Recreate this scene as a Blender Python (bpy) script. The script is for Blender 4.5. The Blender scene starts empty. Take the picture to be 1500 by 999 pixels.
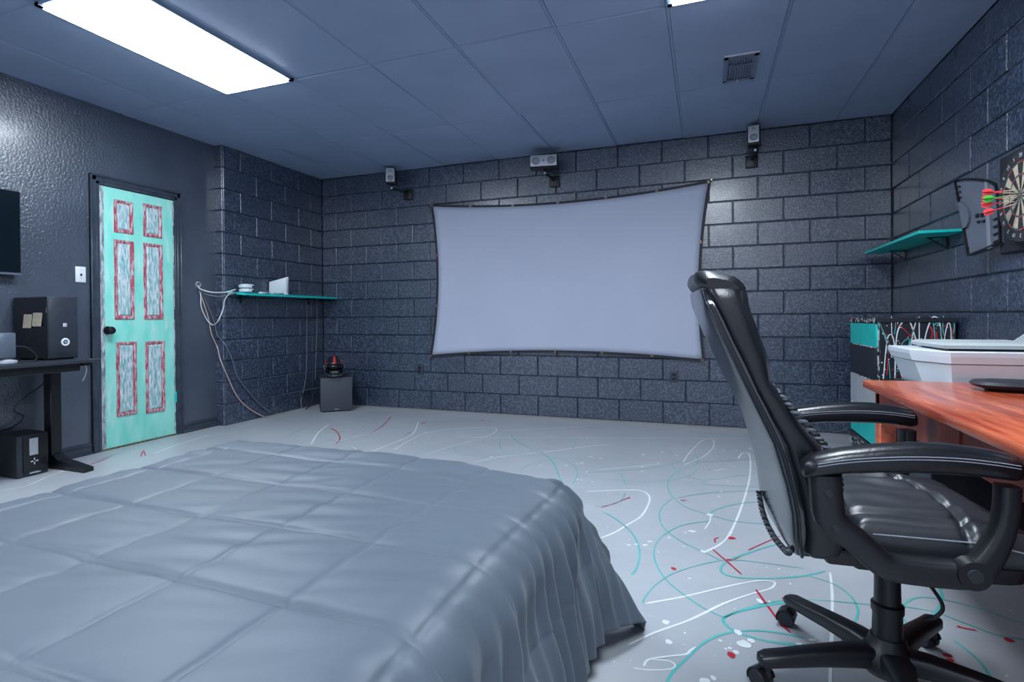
import bpy, bmesh, math, random
from mathutils import Vector, Matrix, noise
import numpy as np
random.seed(7)
R = math.radians
sc = bpy.context.scene
COL = sc.collection

# ------------------------------------------------------------------ camera
F_PX, CX, CD, CZ = 802.79, 4.2372, 5.3369, 1.0134
YAW, PIT, ROL, PPX, PPY = .36, .0062, -.0074, -18.547, -31.123
CAM = Vector((CX, -CD, CZ))
FW = Vector((-math.sin(YAW)*math.cos(PIT), math.cos(YAW)*math.cos(PIT), -math.sin(PIT)))
RT0 = Vector((math.cos(YAW), math.sin(YAW), 0)); UP0 = RT0.cross(FW)
RT = RT0*math.cos(ROL)+UP0*math.sin(ROL); UP = UP0*math.cos(ROL)-RT0*math.sin(ROL)
cd = bpy.data.cameras.new('camera'); cam = bpy.data.objects.new('camera', cd); COL.objects.link(cam)
m3 = Matrix((RT, UP, -FW)).transposed().to_4x4(); m3.translation = CAM; cam.matrix_world = m3
cd.sensor_width = 36; cd.lens = F_PX*36/1500; cd.shift_x = -PPX/1500; cd.shift_y = PPY/1500
cd.clip_start = .05
sc.camera = cam

# ------------------------------------------------------------------ world, exposure
w = bpy.data.worlds.new('world'); sc.world = w; w.use_nodes = True
w.node_tree.nodes['Background'].inputs[0].default_value = (.70, .80, 1.0, 1)
w.node_tree.nodes['Background'].inputs[1].default_value = .40
vs = sc.view_settings
vs.view_transform = 'Standard'; vs.look = 'None'; vs.gamma = 1; vs.use_curve_mapping = False
vs.exposure = 1.27
LAMP = 13.5                                   # radiance of the troffer diffusers
LAMP_COLOR = (.80, .895, 1.0)

def ray(u, v):
    return FW + RT*((u-750-PPX)/F_PX) - UP*((v-499.5-PPY)/F_PX)
def at(u, v, ax, val):
    d = ray(u, v); return CAM + d*((val-CAM[ax])/d[ax])

# ------------------------------------------------------------------ materials
def mat(name, col, rough=.5, metal=0., spec=.5, noise_scale=0, col2=None, bump=0, bump_scale=50, detail=4,
        coat=0, sheen=0, emit=None, stretch=None, rand=0, thresh=(.35, .65), rough2=None, dist=.004):
    m = bpy.data.materials.new(name); m.use_nodes = True
    nt = m.node_tree; N = nt.nodes; L = nt.links; b = N['Principled BSDF']
    b.inputs['Base Color'].default_value = (*col, 1); b.inputs['Roughness'].default_value = rough
    b.inputs['Metallic'].default_value = metal; b.inputs['Specular IOR Level'].default_value = spec
    b.inputs['Coat Weight'].default_value = coat; b.inputs['Coat Roughness'].default_value = .2; b.inputs['Sheen Weight'].default_value = sheen
    tc = N.new('ShaderNodeTexCoord'); co = tc.outputs['Object']
    if stretch or rand:
        mp = N.new('ShaderNodeMapping'); L.new(co, mp.inputs[0]); co = mp.outputs[0]
        if stretch: mp.inputs['Scale'].default_value = stretch
        if rand:
            oi = N.new('ShaderNodeObjectInfo'); ml = N.new('ShaderNodeMath'); ml.operation = 'MULTIPLY'
            ml.inputs[1].default_value = 37.; L.new(oi.outputs['Random'], ml.inputs[0]); L.new(ml.outputs[0], mp.inputs['Location'])
    if col2:
        n = N.new('ShaderNodeTexNoise'); n.inputs['Scale'].default_value = noise_scale; n.inputs['Detail'].default_value = detail
        L.new(co, n.inputs['Vector'])
        r = N.new('ShaderNodeValToRGB'); r.color_ramp.elements[0].position = thresh[0]; r.color_ramp.elements[1].position = thresh[1]
        r.color_ramp.elements[0].color = (*col, 1); r.color_ramp.elements[1].color = (*col2, 1)
        L.new(n.outputs['Fac'], r.inputs[0]); L.new(r.outputs[0], b.inputs['Base Color'])
        if rough2 is not None:
            mr = N.new('ShaderNodeMapRange'); mr.inputs['To Min'].default_value = rough; mr.inputs['To Max'].default_value = rough2
            L.new(n.outputs['Fac'], mr.inputs['Value']); L.new(mr.outputs[0], b.inputs['Roughness'])
    if bump:
        n2 = N.new('ShaderNodeTexNoise'); n2.inputs['Scale'].default_value = bump_scale; n2.inputs['Detail'].default_value = detail
        L.new(co, n2.inputs['Vector'])
        bp = N.new('ShaderNodeBump'); bp.inputs['Strength'].default_value = bump; bp.inputs['Distance'].default_value = dist
        L.new(n2.outputs['Fac'], bp.inputs['Height']); L.new(bp.outputs[0], b.inputs['Normal'])
    if emit:
        b.inputs['Emission Color'].default_value = (*emit[0], 1); b.inputs['Emission Strength'].default_value = emit[1]
    return m

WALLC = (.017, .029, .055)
M = {}
M['block'] = mat('painted_block', WALLC, .28, spec=1.0, coat=.6, noise_scale=55, col2=(.105, .142, .222), thresh=(.44, .74), bump=.65, bump_scale=85, detail=4, rand=1, dist=.005)  # bright colour speckle stands in for glints on the rough glossy blocks
M['mortar'] = mat('painted_mortar', (.017, .025, .042), .3, noise_scale=22, col2=(.20, .23, .27), bump=.5, bump_scale=60, thresh=(.54, .78))  # pale noise paints in highlights along the joints, as well as chips
M['drywall'] = mat('textured_drywall', (.040, .053, .078), .30, spec=1.0, coat=.8, noise_scale=4, col2=(.054, .070, .10), bump=.6, bump_scale=60, detail=3, dist=.008)
M['trim'] = mat('dark_trim', (.028, .037, .055), .3, noise_scale=14, col2=(.045, .057, .080), bump=.15, bump_scale=40)
M['ceil'] = mat('ceiling_tile', (.25, .32, .46), .5, spec=.5, noise_scale=3, col2=(.28, .35, .50), bump=.5, bump_scale=130, rand=1, dist=.003)
M['grid'] = mat('ceiling_grid', (.23, .30, .43), .4)
M['ventdark'] = mat('vent_paint', (.15, .19, .28), .45); M['louvre'] = mat('louvre_paint', (.07, .09, .13), .5)
M['blackwall'] = mat('rear_wall_paint', (.05, .06, .09), .5)
M['wooddebris'] = mat('threshold_wood', (.05, .04, .025), .8, noise_scale=60, col2=(.22, .2, .12), bump=.6)
M['teal'] = mat('teal_paint', (.006, .50, .46), .4, noise_scale=12, col2=(.012, .58, .53), bump=.1)
M['black'] = mat('black_plastic', (.006, .007, .010), .38, bump=.08, bump_scale=300)
M['matblack'] = mat('matte_black', (.012, .014, .02), .6, noise_scale=20, col2=(.018, .021, .03), bump=.1, bump_scale=200)
M['leather'] = mat('black_leather', (.005, .006, .009), .30, spec=.55, bump=.22, bump_scale=160, dist=.002)
M['seatleather'] = mat('lit_seat_leather', (.020, .024, .031), .40, spec=.8, bump=.2, bump_scale=140, dist=.002)  # base lightened: the lamp sheen on the seat is put into its colour
M['backpanel'] = mat('smooth_leather_panel', (.016, .02, .028), .17, spec=.9, bump=.05, bump_scale=20, dist=.002)
M['thread'] = mat('grey_stitching', (.20, .22, .26), .7)
M['rope'] = mat('braid_light', (.10, .11, .13), .6, bump=.3)
M['rope2'] = mat('braid_dark', (.012, .014, .018), .5)
M['silver'] = mat('silver_speaker_face', (.50, .52, .58), .35, metal=.25)
M['silverdark'] = mat('grey_speaker_cone', (.27, .29, .33), .5)
M['screen'] = mat('projection_fabric', (.47, .50, .62), .85, spec=.15, noise_scale=2, col2=(.49, .52, .64), bump=.05, bump_scale=3)
M['border'] = mat('screen_border', (.012, .015, .024), .6)
M['brass'] = mat('brass_eyelet', (.30, .21, .17), .4, metal=.7)
M['white'] = mat('white_plastic', (.62, .66, .70), .4, noise_scale=6, col2=(.66, .70, .74))
M['printer'] = mat('printer_plastic', (.62, .67, .72), .38, noise_scale=5, col2=(.65, .70, .75), bump=.02)
M['lidgrey'] = mat('printer_lid', (.42, .47, .47), .5, noise_scale=5, col2=(.46, .51, .51))
M['paper'] = mat('sticky_paper', (.46, .40, .30), .8, noise_scale=60, col2=(.36, .31, .24))
M['glassblack'] = mat('dark_glass', (.004, .005, .008), .08, spec=.5)
M['tvglass'] = mat('tv_glass', (.004, .008, .012), .12, spec=.5)
M['redpaint'] = mat('red_paint', (.50, .02, .04), .4, noise_scale=30, col2=(.40, .015, .035))
M['whitepaint'] = mat('white_paint', (.74, .79, .80), .4, noise_scale=30, col2=(.68, .73, .74))
M['tealpaint'] = mat('teal_drip_paint', (.07, .42, .40), .4, noise_scale=9, col2=(.12, .45, .43))
M['tealfaint'] = mat('faint_teal_drip', (.15, .34, .35), .4, noise_scale=9, col2=(.19, .36, .37))
M['cablew'] = mat('white_cable', (.55, .55, .58), .5)
M['cablep'] = mat('pinkish_cable', (.45, .33, .33), .5)
M['cableg'] = mat('grey_cable', (.11, .13, .16), .5)
M['wood'] = mat('cherry_wood', (.34, .042, .016), .26, spec=.55, coat=.3, noise_scale=3.6, col2=(.64, .14, .055), thresh=(.36, .62), stretch=(9, .8, 9), detail=8, bump=.05, bump_scale=14)
M['wooddark'] = mat('dark_cherry_wood', (.17, .028, .014), .35, noise_scale=3, col2=(.28, .05, .025), stretch=(1, 9, 1.2), detail=6)
M['greydrawer'] = mat('grey_drawer_paint', (.40, .42, .45), .5, noise_scale=10, col2=(.44, .46, .49))
M['dressblack'] = mat('dresser_black', (.010, .013, .02), .45, noise_scale=8, col2=(.016, .02, .03))
M['cabgrey'] = mat('door_plastic_grey', (.085, .10, .13), .4, noise_scale=8, col2=(.10, .115, .15), bump=.03)
M['cabrib'] = mat('light_grey_strip', (.17, .19, .23), .45)
M['cream'] = mat('sisal_cream', (.50, .42, .31), .9, noise_scale=90, col2=(.42, .35, .26))
M['sisalblack'] = mat('sisal_black', (.018, .02, .025), .9)
M['sisalred'] = mat('sisal_red', (.40, .045, .06), .9)
M['sisalgreen'] = mat('sisal_green', (.015, .12, .09), .9)
M['dartred'] = mat('red_flight', (.85, .06, .07), .4)
M['dartgreen'] = mat('green_flight', (.05, .55, .05), .4)
M['steel'] = mat('steel', (.42, .42, .42), .3, metal=.9)
M['helmet'] = mat('helmet_shell', (.012, .014, .02), .15, coat=.6, noise_scale=8, col2=(.02, .023, .03))
M['helmetred'] = mat('helmet_red', (.55, .05, .05), .3)
M['helmetwhite'] = mat('helmet_pale_mark', (.5, .55, .58), .35)
M['sub'] = mat('subwoofer_black', (.026, .030, .042), .5, noise_scale=40, col2=(.03, .034, .047))
M['subfront'] = mat('subwoofer_grille', (.045, .050, .07), .6, noise_scale=200, col2=(.055, .06, .08))
M['comforter'] = mat('comforter_fabric', (.082, .106, .134), .48, spec=.35, sheen=.08, noise_scale=3, col2=(.090, .115, .146), bump=.04, bump_scale=500)
M['bedbase'] = mat('bed_base_cloth', (.012, .014, .02), .8)
M['orange'] = mat('orange_grip', (.45, .10, .03), .4)
M['upsgrey'] = mat('pale_display', (.42, .44, .46), .3, noise_scale=80, col2=(.36, .38, .40))
M['deskblack'] = mat('black_laminate', (.022, .027, .038), .32, noise_scale=30, col2=(.028, .034, .046))
M['greydev'] = mat('grey_metal', (.14, .17, .22), .3, metal=.4)

# worn floor: grey concrete paint, scuffs, bare pale strip along the walls
def floor_mat():
    m = mat('painted_concrete', (.36, .385, .415), .34, spec=.45, noise_scale=1.7, col2=(.41, .435, .465), detail=7, bump=.05, bump_scale=25)
    nt = m.node_tree; N = nt.nodes; L = nt.links; b = N['Principled BSDF']
    src = b.inputs['Base Color'].links[0].from_socket
    tc = [n for n in N if n.type == 'TEX_COORD'][0]
    sep = N.new('ShaderNodeSeparateXYZ'); L.new(tc.outputs['Object'], sep.inputs[0])
    n = N.new('ShaderNodeTexNoise'); n.inputs['Scale'].default_value = 7; n.inputs['Detail'].default_value = 9; L.new(tc.outputs['Object'], n.inputs['Vector'])
    # y + noise*0.12 > -0.09  -> bare concrete by the back wall
    a = N.new('ShaderNodeMath'); a.operation = 'MULTIPLY_ADD'; a.inputs[1].default_value = .405; L.new(n.outputs['Fac'], a.inputs[0]); L.new(sep.outputs['Y'], a.inputs[2])
    r = N.new('ShaderNodeMapRange'); r.inputs['From Min'].default_value = -.12; r.inputs['From Max'].default_value = .10; L.new(a.outputs[0], r.inputs['Value'])
    mx = N.new('ShaderNodeMix'); mx.data_type = 'RGBA'; L.new(r.outputs[0], mx.inputs[0]); L.new(src, mx.inputs[6]); mx.inputs[7].default_value = (.47, .47, .48, 1)
    # streaky pale scuffs
    mp = N.new('ShaderNodeMapping'); mp.inputs['Scale'].default_value = (1.2, 5, 1); mp.inputs['Rotation'].default_value = (0, 0, .5); L.new(tc.outputs['Object'], mp.inputs[0])
    n3 = N.new('ShaderNodeTexNoise'); n3.inputs['Scale'].default_value = 2.3; n3.inputs['Detail'].default_value = 8; L.new(mp.outputs[0], n3.inputs['Vector'])
    r3 = N.new('ShaderNodeMapRange'); r3.inputs['From Min'].default_value = .56; r3.inputs['From Max'].default_value = .78; r3.inputs['To Max'].default_value = .35; L.new(n3.outputs['Fac'], r3.inputs['Value'])
    mx2 = N.new('ShaderNodeMix'); mx2.data_type = 'RGBA'; L.new(r3.outputs[0], mx2.inputs[0]); L.new(mx.outputs[2], mx2.inputs[6]); mx2.inputs[7].default_value = (.48, .52, .55, 1)
    L.new(mx2.outputs[2], b.inputs['Base Color'])
    return m
M['floor'] = floor_mat()

# worn teal door paint: pale streaks along the height, grime patches at the edge
def door_mat(name, c1, c2, c3, sc_=5, th=(.5, .7)):
    m = mat(name, c1, .5, noise_scale=sc_, col2=c2, stretch=(3, 3, .9), detail=8, bump=.12, bump_scale=30, thresh=(.35, .7))
    nt = m.node_tree; N = nt.nodes; L = nt.links; b = N['Principled BSDF']; src = b.inputs['Base Color'].links[0].from_socket
    tc = [n for n in N if n.type == 'TEX_COORD'][0]
    mp = N.new('ShaderNodeMapping'); mp.inputs['Scale'].default_value = (6, 6, 1.3); mp.inputs['Location'].default_value = (3, 1, 7); L.new(tc.outputs['Object'], mp.inputs[0])
    n = N.new('ShaderNodeTexNoise'); n.inputs['Scale'].default_value = sc_*.8; n.inputs['Detail'].default_value = 6; L.new(mp.outputs[0], n.inputs['Vector'])
    r = N.new('ShaderNodeMapRange'); r.inputs['From Min'].default_value = th[0]; r.inputs['From Max'].default_value = th[1]; L.new(n.outputs['Fac'], r.inputs['Value'])
    mx = N.new('ShaderNodeMix'); mx.data_type = 'RGBA'; L.new(r.outputs[0], mx.inputs[0]); L.new(src, mx.inputs[6]); mx.inputs[7].default_value = (*c3, 1)
    L.new(mx.outputs[2], b.inputs['Base Color']); return m
M['door'] = door_mat('worn_teal_door', (.20, .68, .57), (.34, .76, .66), (.55, .74, .70), 4, (.55, .75))
M['doorred'] = door_mat('distressed_red_moulding', (.36, .02, .05), (.45, .10, .14), (.50, .45, .47), 14, (.45, .6))
M['doorgrain'] = door_mat('whitewashed_grain', (.10, .36, .38), (.42, .56, .58), (.62, .66, .68), 16, (.45, .6))
M['doorworn'] = door_mat('worn_door_edge', (.34, .40, .42), (.10, .12, .15), (.5, .55, .56), 14, (.5, .6))

# ------------------------------------------------------------------ mesh helpers
def link(name, bm, m, parent=None, smooth=False, loc=None, rot=None):
    me = bpy.data.meshes.new(name); bmesh.ops.recalc_face_normals(bm, faces=bm.faces); bm.to_mesh(me); bm.free()
    for mm in (m if isinstance(m, (list, tuple)) else [m]): me.materials.append(mm)
    if smooth:
        for p in me.polygons: p.use_smooth = True
        if smooth != 'all': me.set_sharp_from_angle(angle=R(38))
    o = bpy.data.objects.new(name, me); COL.objects.link(o)
    if parent: o.parent = parent
    if loc is not None: o.location = loc
    if rot is not None: o.rotation_euler = rot
    return o
def inst(name, me, parent, loc, rot=(0, 0, 0), scale=None):
    o = bpy.data.objects.new(name, me); COL.objects.link(o); o.parent = parent; o.location = loc; o.rotation_euler = rot
    if scale: o.scale = scale
    return o
def tag(o, label, cat, group=None):
    o['label'] = label; o['category'] = cat
    if group: o['group'] = group
    return o
def thing(name, label, cat, loc=(0, 0, 0), rz=0, group=None):
    o = bpy.data.objects.new(name, None); COL.objects.link(o); o.location = loc; o.rotation_euler = (0, 0, rz); o.empty_display_size = .1
    return tag(o, label, cat, group)
def struct(o): o['kind'] = 'structure'; return o
def B(): return bmesh.new()
def box(bm, lo, hi, bev=0, seg=2, mtx=None):
    v = bmesh.ops.create_cube(bm, size=1)['verts']
    lo, hi = Vector(lo), Vector(hi)
    for x in v: x.co = Vector([lo[i]+(x.co[i]+.5)*(hi[i]-lo[i]) for i in range(3)])
    if bev:
        es = list({e for x in v for e in x.link_edges})
        r = bmesh.ops.bevel(bm, geom=es, offset=bev, segments=seg, profile=.5, affect='EDGES'); v = list(set(v) & set(bm.verts)) + r['verts']
        v = [x for x in set(v) if x.is_valid]
    if mtx is not None:
        for x in set(v): x.co = mtx @ x.co
    return v
def ring(c, ax, ay, a, b, n=16, e=2.0):
    c, ax, ay = Vector(c), Vector(ax), Vector(ay); o = []
    for i in range(n):
        t = 2*math.pi*(i+.5)/n; ct, st = math.cos(t), math.sin(t)
        o.append(c + ax*(a*math.copysign(abs(ct)**(2/e), ct)) + ay*(b*math.copysign(abs(st)**(2/e), st)))
    return o
def loft(bm, rings, cap=True, closed=False):
    vs_ = [[bm.verts.new(p) for p in r] for r in rings]; n = len(rings[0])
    m = len(vs_)
    for i in range(m if closed else m-1):
        a, b = vs_[i], vs_[(i+1) % m]
        for j in range(n): bm.faces.new((a[j], a[(j+1) % n], b[(j+1) % n], b[j]))
    if cap and not closed: bm.faces.new(vs_[0][::-1]); bm.faces.new(vs_[-1])
def spline(pts, k=6, closed=False):
    P = [Vector(p) for p in pts]; n = len(P); o = []
    if n < 3: return P
    for i in range(n if closed else n-1):
        if closed: p0, p1, p2, p3 = P[i-1], P[i], P[(i+1) % n], P[(i+2) % n]
        else: p0, p1, p2, p3 = P[max(i-1, 0)], P[i], P[i+1], P[min(i+2, n-1)]
        for j in range(k):
            t = j/k
            o.append(.5*((2*p1)+(p2-p0)*t+(2*p0-5*p1+4*p2-p3)*t*t+(3*p1-p0-3*p2+p3)*t**3))
    if not closed: o.append(P[-1])
    return o
def tube(bm, pts, r, n=8, closed=False, flat=1.0):
    pts = [Vector(p) for p in pts]; rg = []; up = None; m = len(pts)
    for i, p in enumerate(pts):
        a = pts[i-1] if (i > 0 or closed) else p; b = pts[(i+1) % m] if (i < m-1 or closed) else p
        t = (b-a).normalized()
        if up is None: up = Vector((0, 0, 1)) if abs(t.z) < .9 else Vector((1, 0, 0))
        s = t.cross(up).normalized(); up = s.cross(t).normalized()
        rr = r[i] if isinstance(r, (list, tuple)) else r
        rg.append(ring(p, s, up, rr, rr*flat, n))
    loft(bm, rg, True, closed)
def disc(bm, c, nrm, r, depth, n=20, r2=None, hole=0):
    nrm = Vector(nrm).normalized(); t = Vector((0, 0, 1)) if abs(nrm.z) < .9 else Vector((1, 0, 0))
    ax = nrm.cross(t).normalized(); ay = nrm.cross(ax); c = Vector(c)
    r2 = r if r2 is None else r2
    if hole:
        loft(bm, [ring(c, ax, ay, r, r, n), ring(c+nrm*depth, ax, ay, r2, r2, n), ring(c+nrm*depth, ax, ay, hole, hole, n), ring(c, ax, ay, hole, hole, n)], False, True)
    else: loft(bm, [ring(c, ax, ay, r, r, n), ring(c+nrm*depth, ax, ay, r2, r2, n)])
def bo(name, lo, hi, m, parent=None, bev=0, seg=2, mtx=None):
    bm = B(); box(bm, lo, hi, bev, seg, mtx); return link(name, bm, m, parent, smooth=bool(bev))
def to(name, pts, r, m, parent=None, n=8, k=6):
    bm = B(); tube(bm, spline(pts, k) if k else pts, r, n); return link(name, bm, m, parent, smooth=True)
def prism(bm, poly, d):
    """extrude a 3D polygon along vector d"""
    a = [bm.verts.new(p) for p in poly]; b = [bm.verts.new(Vector(p)+Vector(d)) for p in poly]; n = len(a)
    bm.faces.new(a[::-1]); bm.faces.new(b)
    for i in range(n): bm.faces.new((a[i], a[(i+1) % n], b[(i+1) % n], b[i]))

# ------------------------------------------------------------------ room shell
HB = .2032; XR = 28*HB-.02; H = 13*HB; YB = -6.5; YE = -7*HB; XD = -.10
floor = struct(bo('floor', (-.6, YB-.1, -.12), (XR+.3, .3, 0), M['floor']))
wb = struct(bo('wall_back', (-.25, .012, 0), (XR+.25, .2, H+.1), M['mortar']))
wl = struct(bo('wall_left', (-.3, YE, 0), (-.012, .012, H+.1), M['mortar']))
wd = struct(bo('wall_left_drywall', (-.35, YB, 0), (XD, YE-.001, H+.1), M['drywall']))
wd.name = 'wall_left.001'
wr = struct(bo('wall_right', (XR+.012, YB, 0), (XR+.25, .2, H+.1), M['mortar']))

def block_mesh(L, Hh=HB, j=.006, bv=.0065, dep=.03):
    bm = B(); x0, x1, z0, z1 = j/2, L-j/2, j/2, Hh-j/2
    def lp(i, y): return [bm.verts.new(p) for p in ((x0+i, y, z0+i), (x1-i, y, z0+i), (x1-i, y, z1-i), (x0+i, y, z1-i))]
    f, e, k = lp(bv, 0), lp(0, bv*.8), lp(0, dep)
    bm.faces.new(f)
    for a, b in ((f, e), (e, k)):
        for i in range(4): bm.faces.new((a[i], a[(i+1) % 4], b[(i+1) % 4], b[i]))
    bmesh.ops.recalc_face_normals(bm, faces=bm.faces)
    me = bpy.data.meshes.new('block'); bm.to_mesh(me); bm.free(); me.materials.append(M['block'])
    return me
BM = {}
def course_wall(parent, org, rz, total, first_even):
    """total in half blocks; first_even(v) True -> the course starts with a whole block"""
    c, s = math.cos(rz), math.sin(rz)
    for v in range(13):
        n = 0 if first_even(v) else -1
        while n < total:
            a, b = max(n, 0), min(n+2, total); L = round((b-a)*HB, 4)
            if L not in BM: BM[L] = block_mesh(L)
            off = random.uniform(-.0025, .0025)
            lx, ly = a*HB, off
            inst('block', BM[L], parent, (org[0]+lx*c-ly*s, org[1]+lx*s+ly*c, v*HB), (random.uniform(-.004, .004), 0, rz+random.uniform(-.003, .003)))
            n += 2
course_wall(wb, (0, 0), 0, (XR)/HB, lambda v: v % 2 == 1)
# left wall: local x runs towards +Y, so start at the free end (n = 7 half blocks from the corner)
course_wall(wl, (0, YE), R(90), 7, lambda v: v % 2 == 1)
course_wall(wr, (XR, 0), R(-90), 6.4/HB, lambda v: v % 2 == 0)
# the free end of the block wall
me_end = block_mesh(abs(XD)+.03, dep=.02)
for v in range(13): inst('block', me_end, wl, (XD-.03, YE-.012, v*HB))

# ceiling: backing, tiles, grid
ceil = struct(bo('ceiling', (-.35, YB-.1, H+.02), (XR+.25, .2, H+.15), M['ceil']))
gx = [XD-.02, .397, 1.007, 1.617, 2.226, 2.836, 3.446, 4.055, 4.665, 5.274, XR+.01]; gy = [.01, -1.11, -2.31, -3.53, -4.75, -5.97, YB]
LIGHTS = [(2, 2), (7, 2), (2, 4), (7, 4)]
tile_me = {}
for i in range(len(gx)-1):
    for j in range(len(gy)-1):
        if (i, j) in LIGHTS: continue
        w_, d_ = round(gx[i+1]-gx[i], 3), round(gy[j]-gy[j+1], 3)
        if (w_, d_) not in tile_me:
            bm = B(); box(bm, (-w_/2+.0086, -d_/2+.0086, 0), (w_/2-.0086, d_/2-.0086, .015), .003, 1)
            me = bpy.data.meshes.new('ceiling_tile'); bm.to_mesh(me); bm.free(); me.materials.append(M['ceil']); tile_me[(w_, d_)] = me
        inst('ceiling_tile', tile_me[(w_, d_)], ceil, ((gx[i]+gx[i+1])/2, (gy[j]+gy[j+1])/2, H+random.uniform(.001, .005)),
             (random.uniform(-.004, .004), random.uniform(-.007, .007), 0))
for x in gx[1:-1]:
    bo('grid_runner', (x-.007, YB, H+.005), (x+.007, 0, H+.03), M['grid'], ceil)
for y in gy[1:-1]:
    bo('grid_runner', (XD, y-.007, H+.0055), (XR, y+.007, H+.03), M['grid'], ceil)

# ceiling lights: front pair of troffers, plus an unseen rear pair added as fill light
M['lamp'] = mat('lamp_diffuser', (.8, .8, .8), .5, emit=(LAMP_COLOR, LAMP))
LL = ['bright white rectangular ceiling light above the teal door side', 'white ceiling light cut by the top edge of the picture, in front of the vent',
      'added unseen fill light behind the viewer on the door side', 'added unseen fill light behind the viewer on the desk side']
for k, (i, j) in enumerate(LIGHTS):
    t = thing('ceiling_light', LL[k], 'light', ((gx[i]+gx[i+1])/2, (gy[j]+gy[j+1])/2, H), 0, 'ceiling light panels')
    W, D = (gx[i+1]-gx[i])/2-.004, (gy[j]-gy[j+1])/2-.004
    bm = B(); f = .030
    box(bm, (-W, -D, -.012), (-W+f, D, .03)); box(bm, (W-f, -D, -.012), (W, D, .03)); box(bm, (-W, -D, -.012), (W, -D+f, .03)); box(bm, (-W, D-f, -.012), (W, D, .03))
    link('frame', bm, M['grid'], t)
    bo('diffuser', (-W+f-.004, -D+f-.004, -.022), (W-f+.004, D-f+.004, .004), M['lamp'], t)

# vent
t = thing('ceiling_vent', 'dark metal air vent with louvres in the ceiling above the right speaker', 'vent', (4.456, -1.39, H))
bm = B()
for lo, hi in (((-.1, -.2), (-.075, .2)), ((.075, -.2), (.1, .2)), ((-.1, -.2), (.1, -.165)), ((-.1, .175), (.1, .2)), ((-.075, -.06), (.075, -.045))):
    box(bm, (*lo, -.012), (*hi, .002))
link('frame', bm, M['ventdark'], t)
bo('lip', (-.102, -.203, -.010), (.102, -.199, .002), M['silver'], t)
for k in range(9):
    bo('louvre', (-.068+k*.016, -.165, -.010), (-.064+k*.016, .17, .004), M['louvre'], t)
bo('damper_lever', (-.01, .178, -.026), (.0, .186, -.01), M['silver'], t)

# ------------------------------------------------------------------ door wall
DY0, DY1, DZ1 = -2.486, -1.862, 2.04
door = struct(bo('door_1', (XD-.03, DY0, .012), (XD+.006, DY1, DZ1), M['door'], None, .003, 1))
bo('worn_edge', (XD-.028, DY0-.001, .013), (XD+.0065, DY0+.030, DZ1-.004), M['doorworn'], door)
bo('worn_edge', (XD-.028, DY1-.012, .013), (XD+.0065, DY1+.001, DZ1-.004), M['doorworn'], door)
def door_panel(u0, u1, v0, v1):
    a = at(u0, v1, 0, XD); b = at(u1, v0, 0, XD); y0, y1, z0, z1 = a.y, b.y, a.z, b.z
    x = XD+.006
    bm = B()
    def lp(i, d): return [bm.verts.new((x+d, yy, zz)) for yy, zz in ((y0+i, z0+i), (y1-i, z0+i), (y1-i, z1-i), (y0+i, z1-i))]
    loops = [lp(0, 0), lp(.004, .009), (lp(.016, .009)), lp(.024, .001), lp(.030, .001)]
    for p, q in zip(loops, loops[1:]):
        for i in range(4): bm.faces.new((p[i], p[(i+1) % 4], q[(i+1) % 4], q[i]))
    o = link('panel_moulding', bm, M['doorred'], door)
    bm = B()
    loops = [lp(.030, .001), lp(.040, .008)]
    for i in range(4): bm.faces.new((loops[0][i], loops[0][(i+1) % 4], loops[1][(i+1) % 4], loops[1][i]))
    bm.faces.new(loops[1]); link('panel_field', bm, M['doorgrain'], o)
for q in ((166, 194, 297, 340), (209, 236, 303, 346), (167, 195, 354, 468), (210, 237, 359, 468), (170, 199, 500, 611), (213, 240, 499, 606)): door_panel(*q)
k = at(163, 484, 0, XD+.05)
bm = B(); disc(bm, (XD+.004, k.y, k.z), (1, 0, 0), .032, .008); disc(bm, (XD+.01, k.y, k.z), (1, 0, 0), .012, .03)
loft(bm, [ring((XD+.035+dx, k.y, k.z), (0, 1, 0), (0, 0, 1), r, r, 16) for dx, r in ((0, .012), (.006, .026), (.018, .031), (.03, .026), (.036, .010))])
link('knob', bm, M['black'], door, True)
for z in (1.78, 1.05, .33): bo('hinge', (XD-.005, DY1-.008, z-.045), (XD+.012, DY1+.010, z+.045), M['teal'] if z < 1 else M['trim'], door)
def frame_piece(n, lo, hi, parent=None):
    return bo(n, lo, hi, M['trim'], parent, .004, 1)
tr = struct(bo('trim_1', (XD-.02, DY0-.030, 0), (XD+.014, DY0-.004, DZ1+.03), M['trim'], None, .003, 1))
bo('jamb', (XD-.02, DY1+.006, 0), (XD+.014, DY1+.028, DZ1+.03), M['trim'], tr, .003, 1)
bo('head_jamb', (XD-.02, DY0-.030, DZ1+.006), (XD+.014, DY1+.028, DZ1+.030), M['trim'], tr, .003, 1)
for (y0, y1) in ((DY0-.075, DY0-.028), (DY1+.026, DY1+.065)):
    c = bo('casing', (XD, y0, 0), (XD+.018, y1, DZ1+.07), M['trim'], tr, .004, 1)
    yo = y0 if y0 < DY0 else y1-.014
    bo('casing_edge', (XD, yo, 0), (XD+.028, yo+.014, DZ1+.075), M['trim'], c, .004, 1)
c = bo('casing', (XD, DY0-.075, DZ1+.028), (XD+.018, DY1+.065, DZ1+.07), M['trim'], tr, .004, 1)
bo('casing_edge', (XD, DY0-.075, DZ1+.062), (XD+.028, DY1+.065, DZ1+.078), M['trim'], c, .004, 1)
bo('threshold', (XD-.02, DY0-.005, 0), (XD+.012, DY1+.01, .012), M['wooddebris'], tr)
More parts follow.
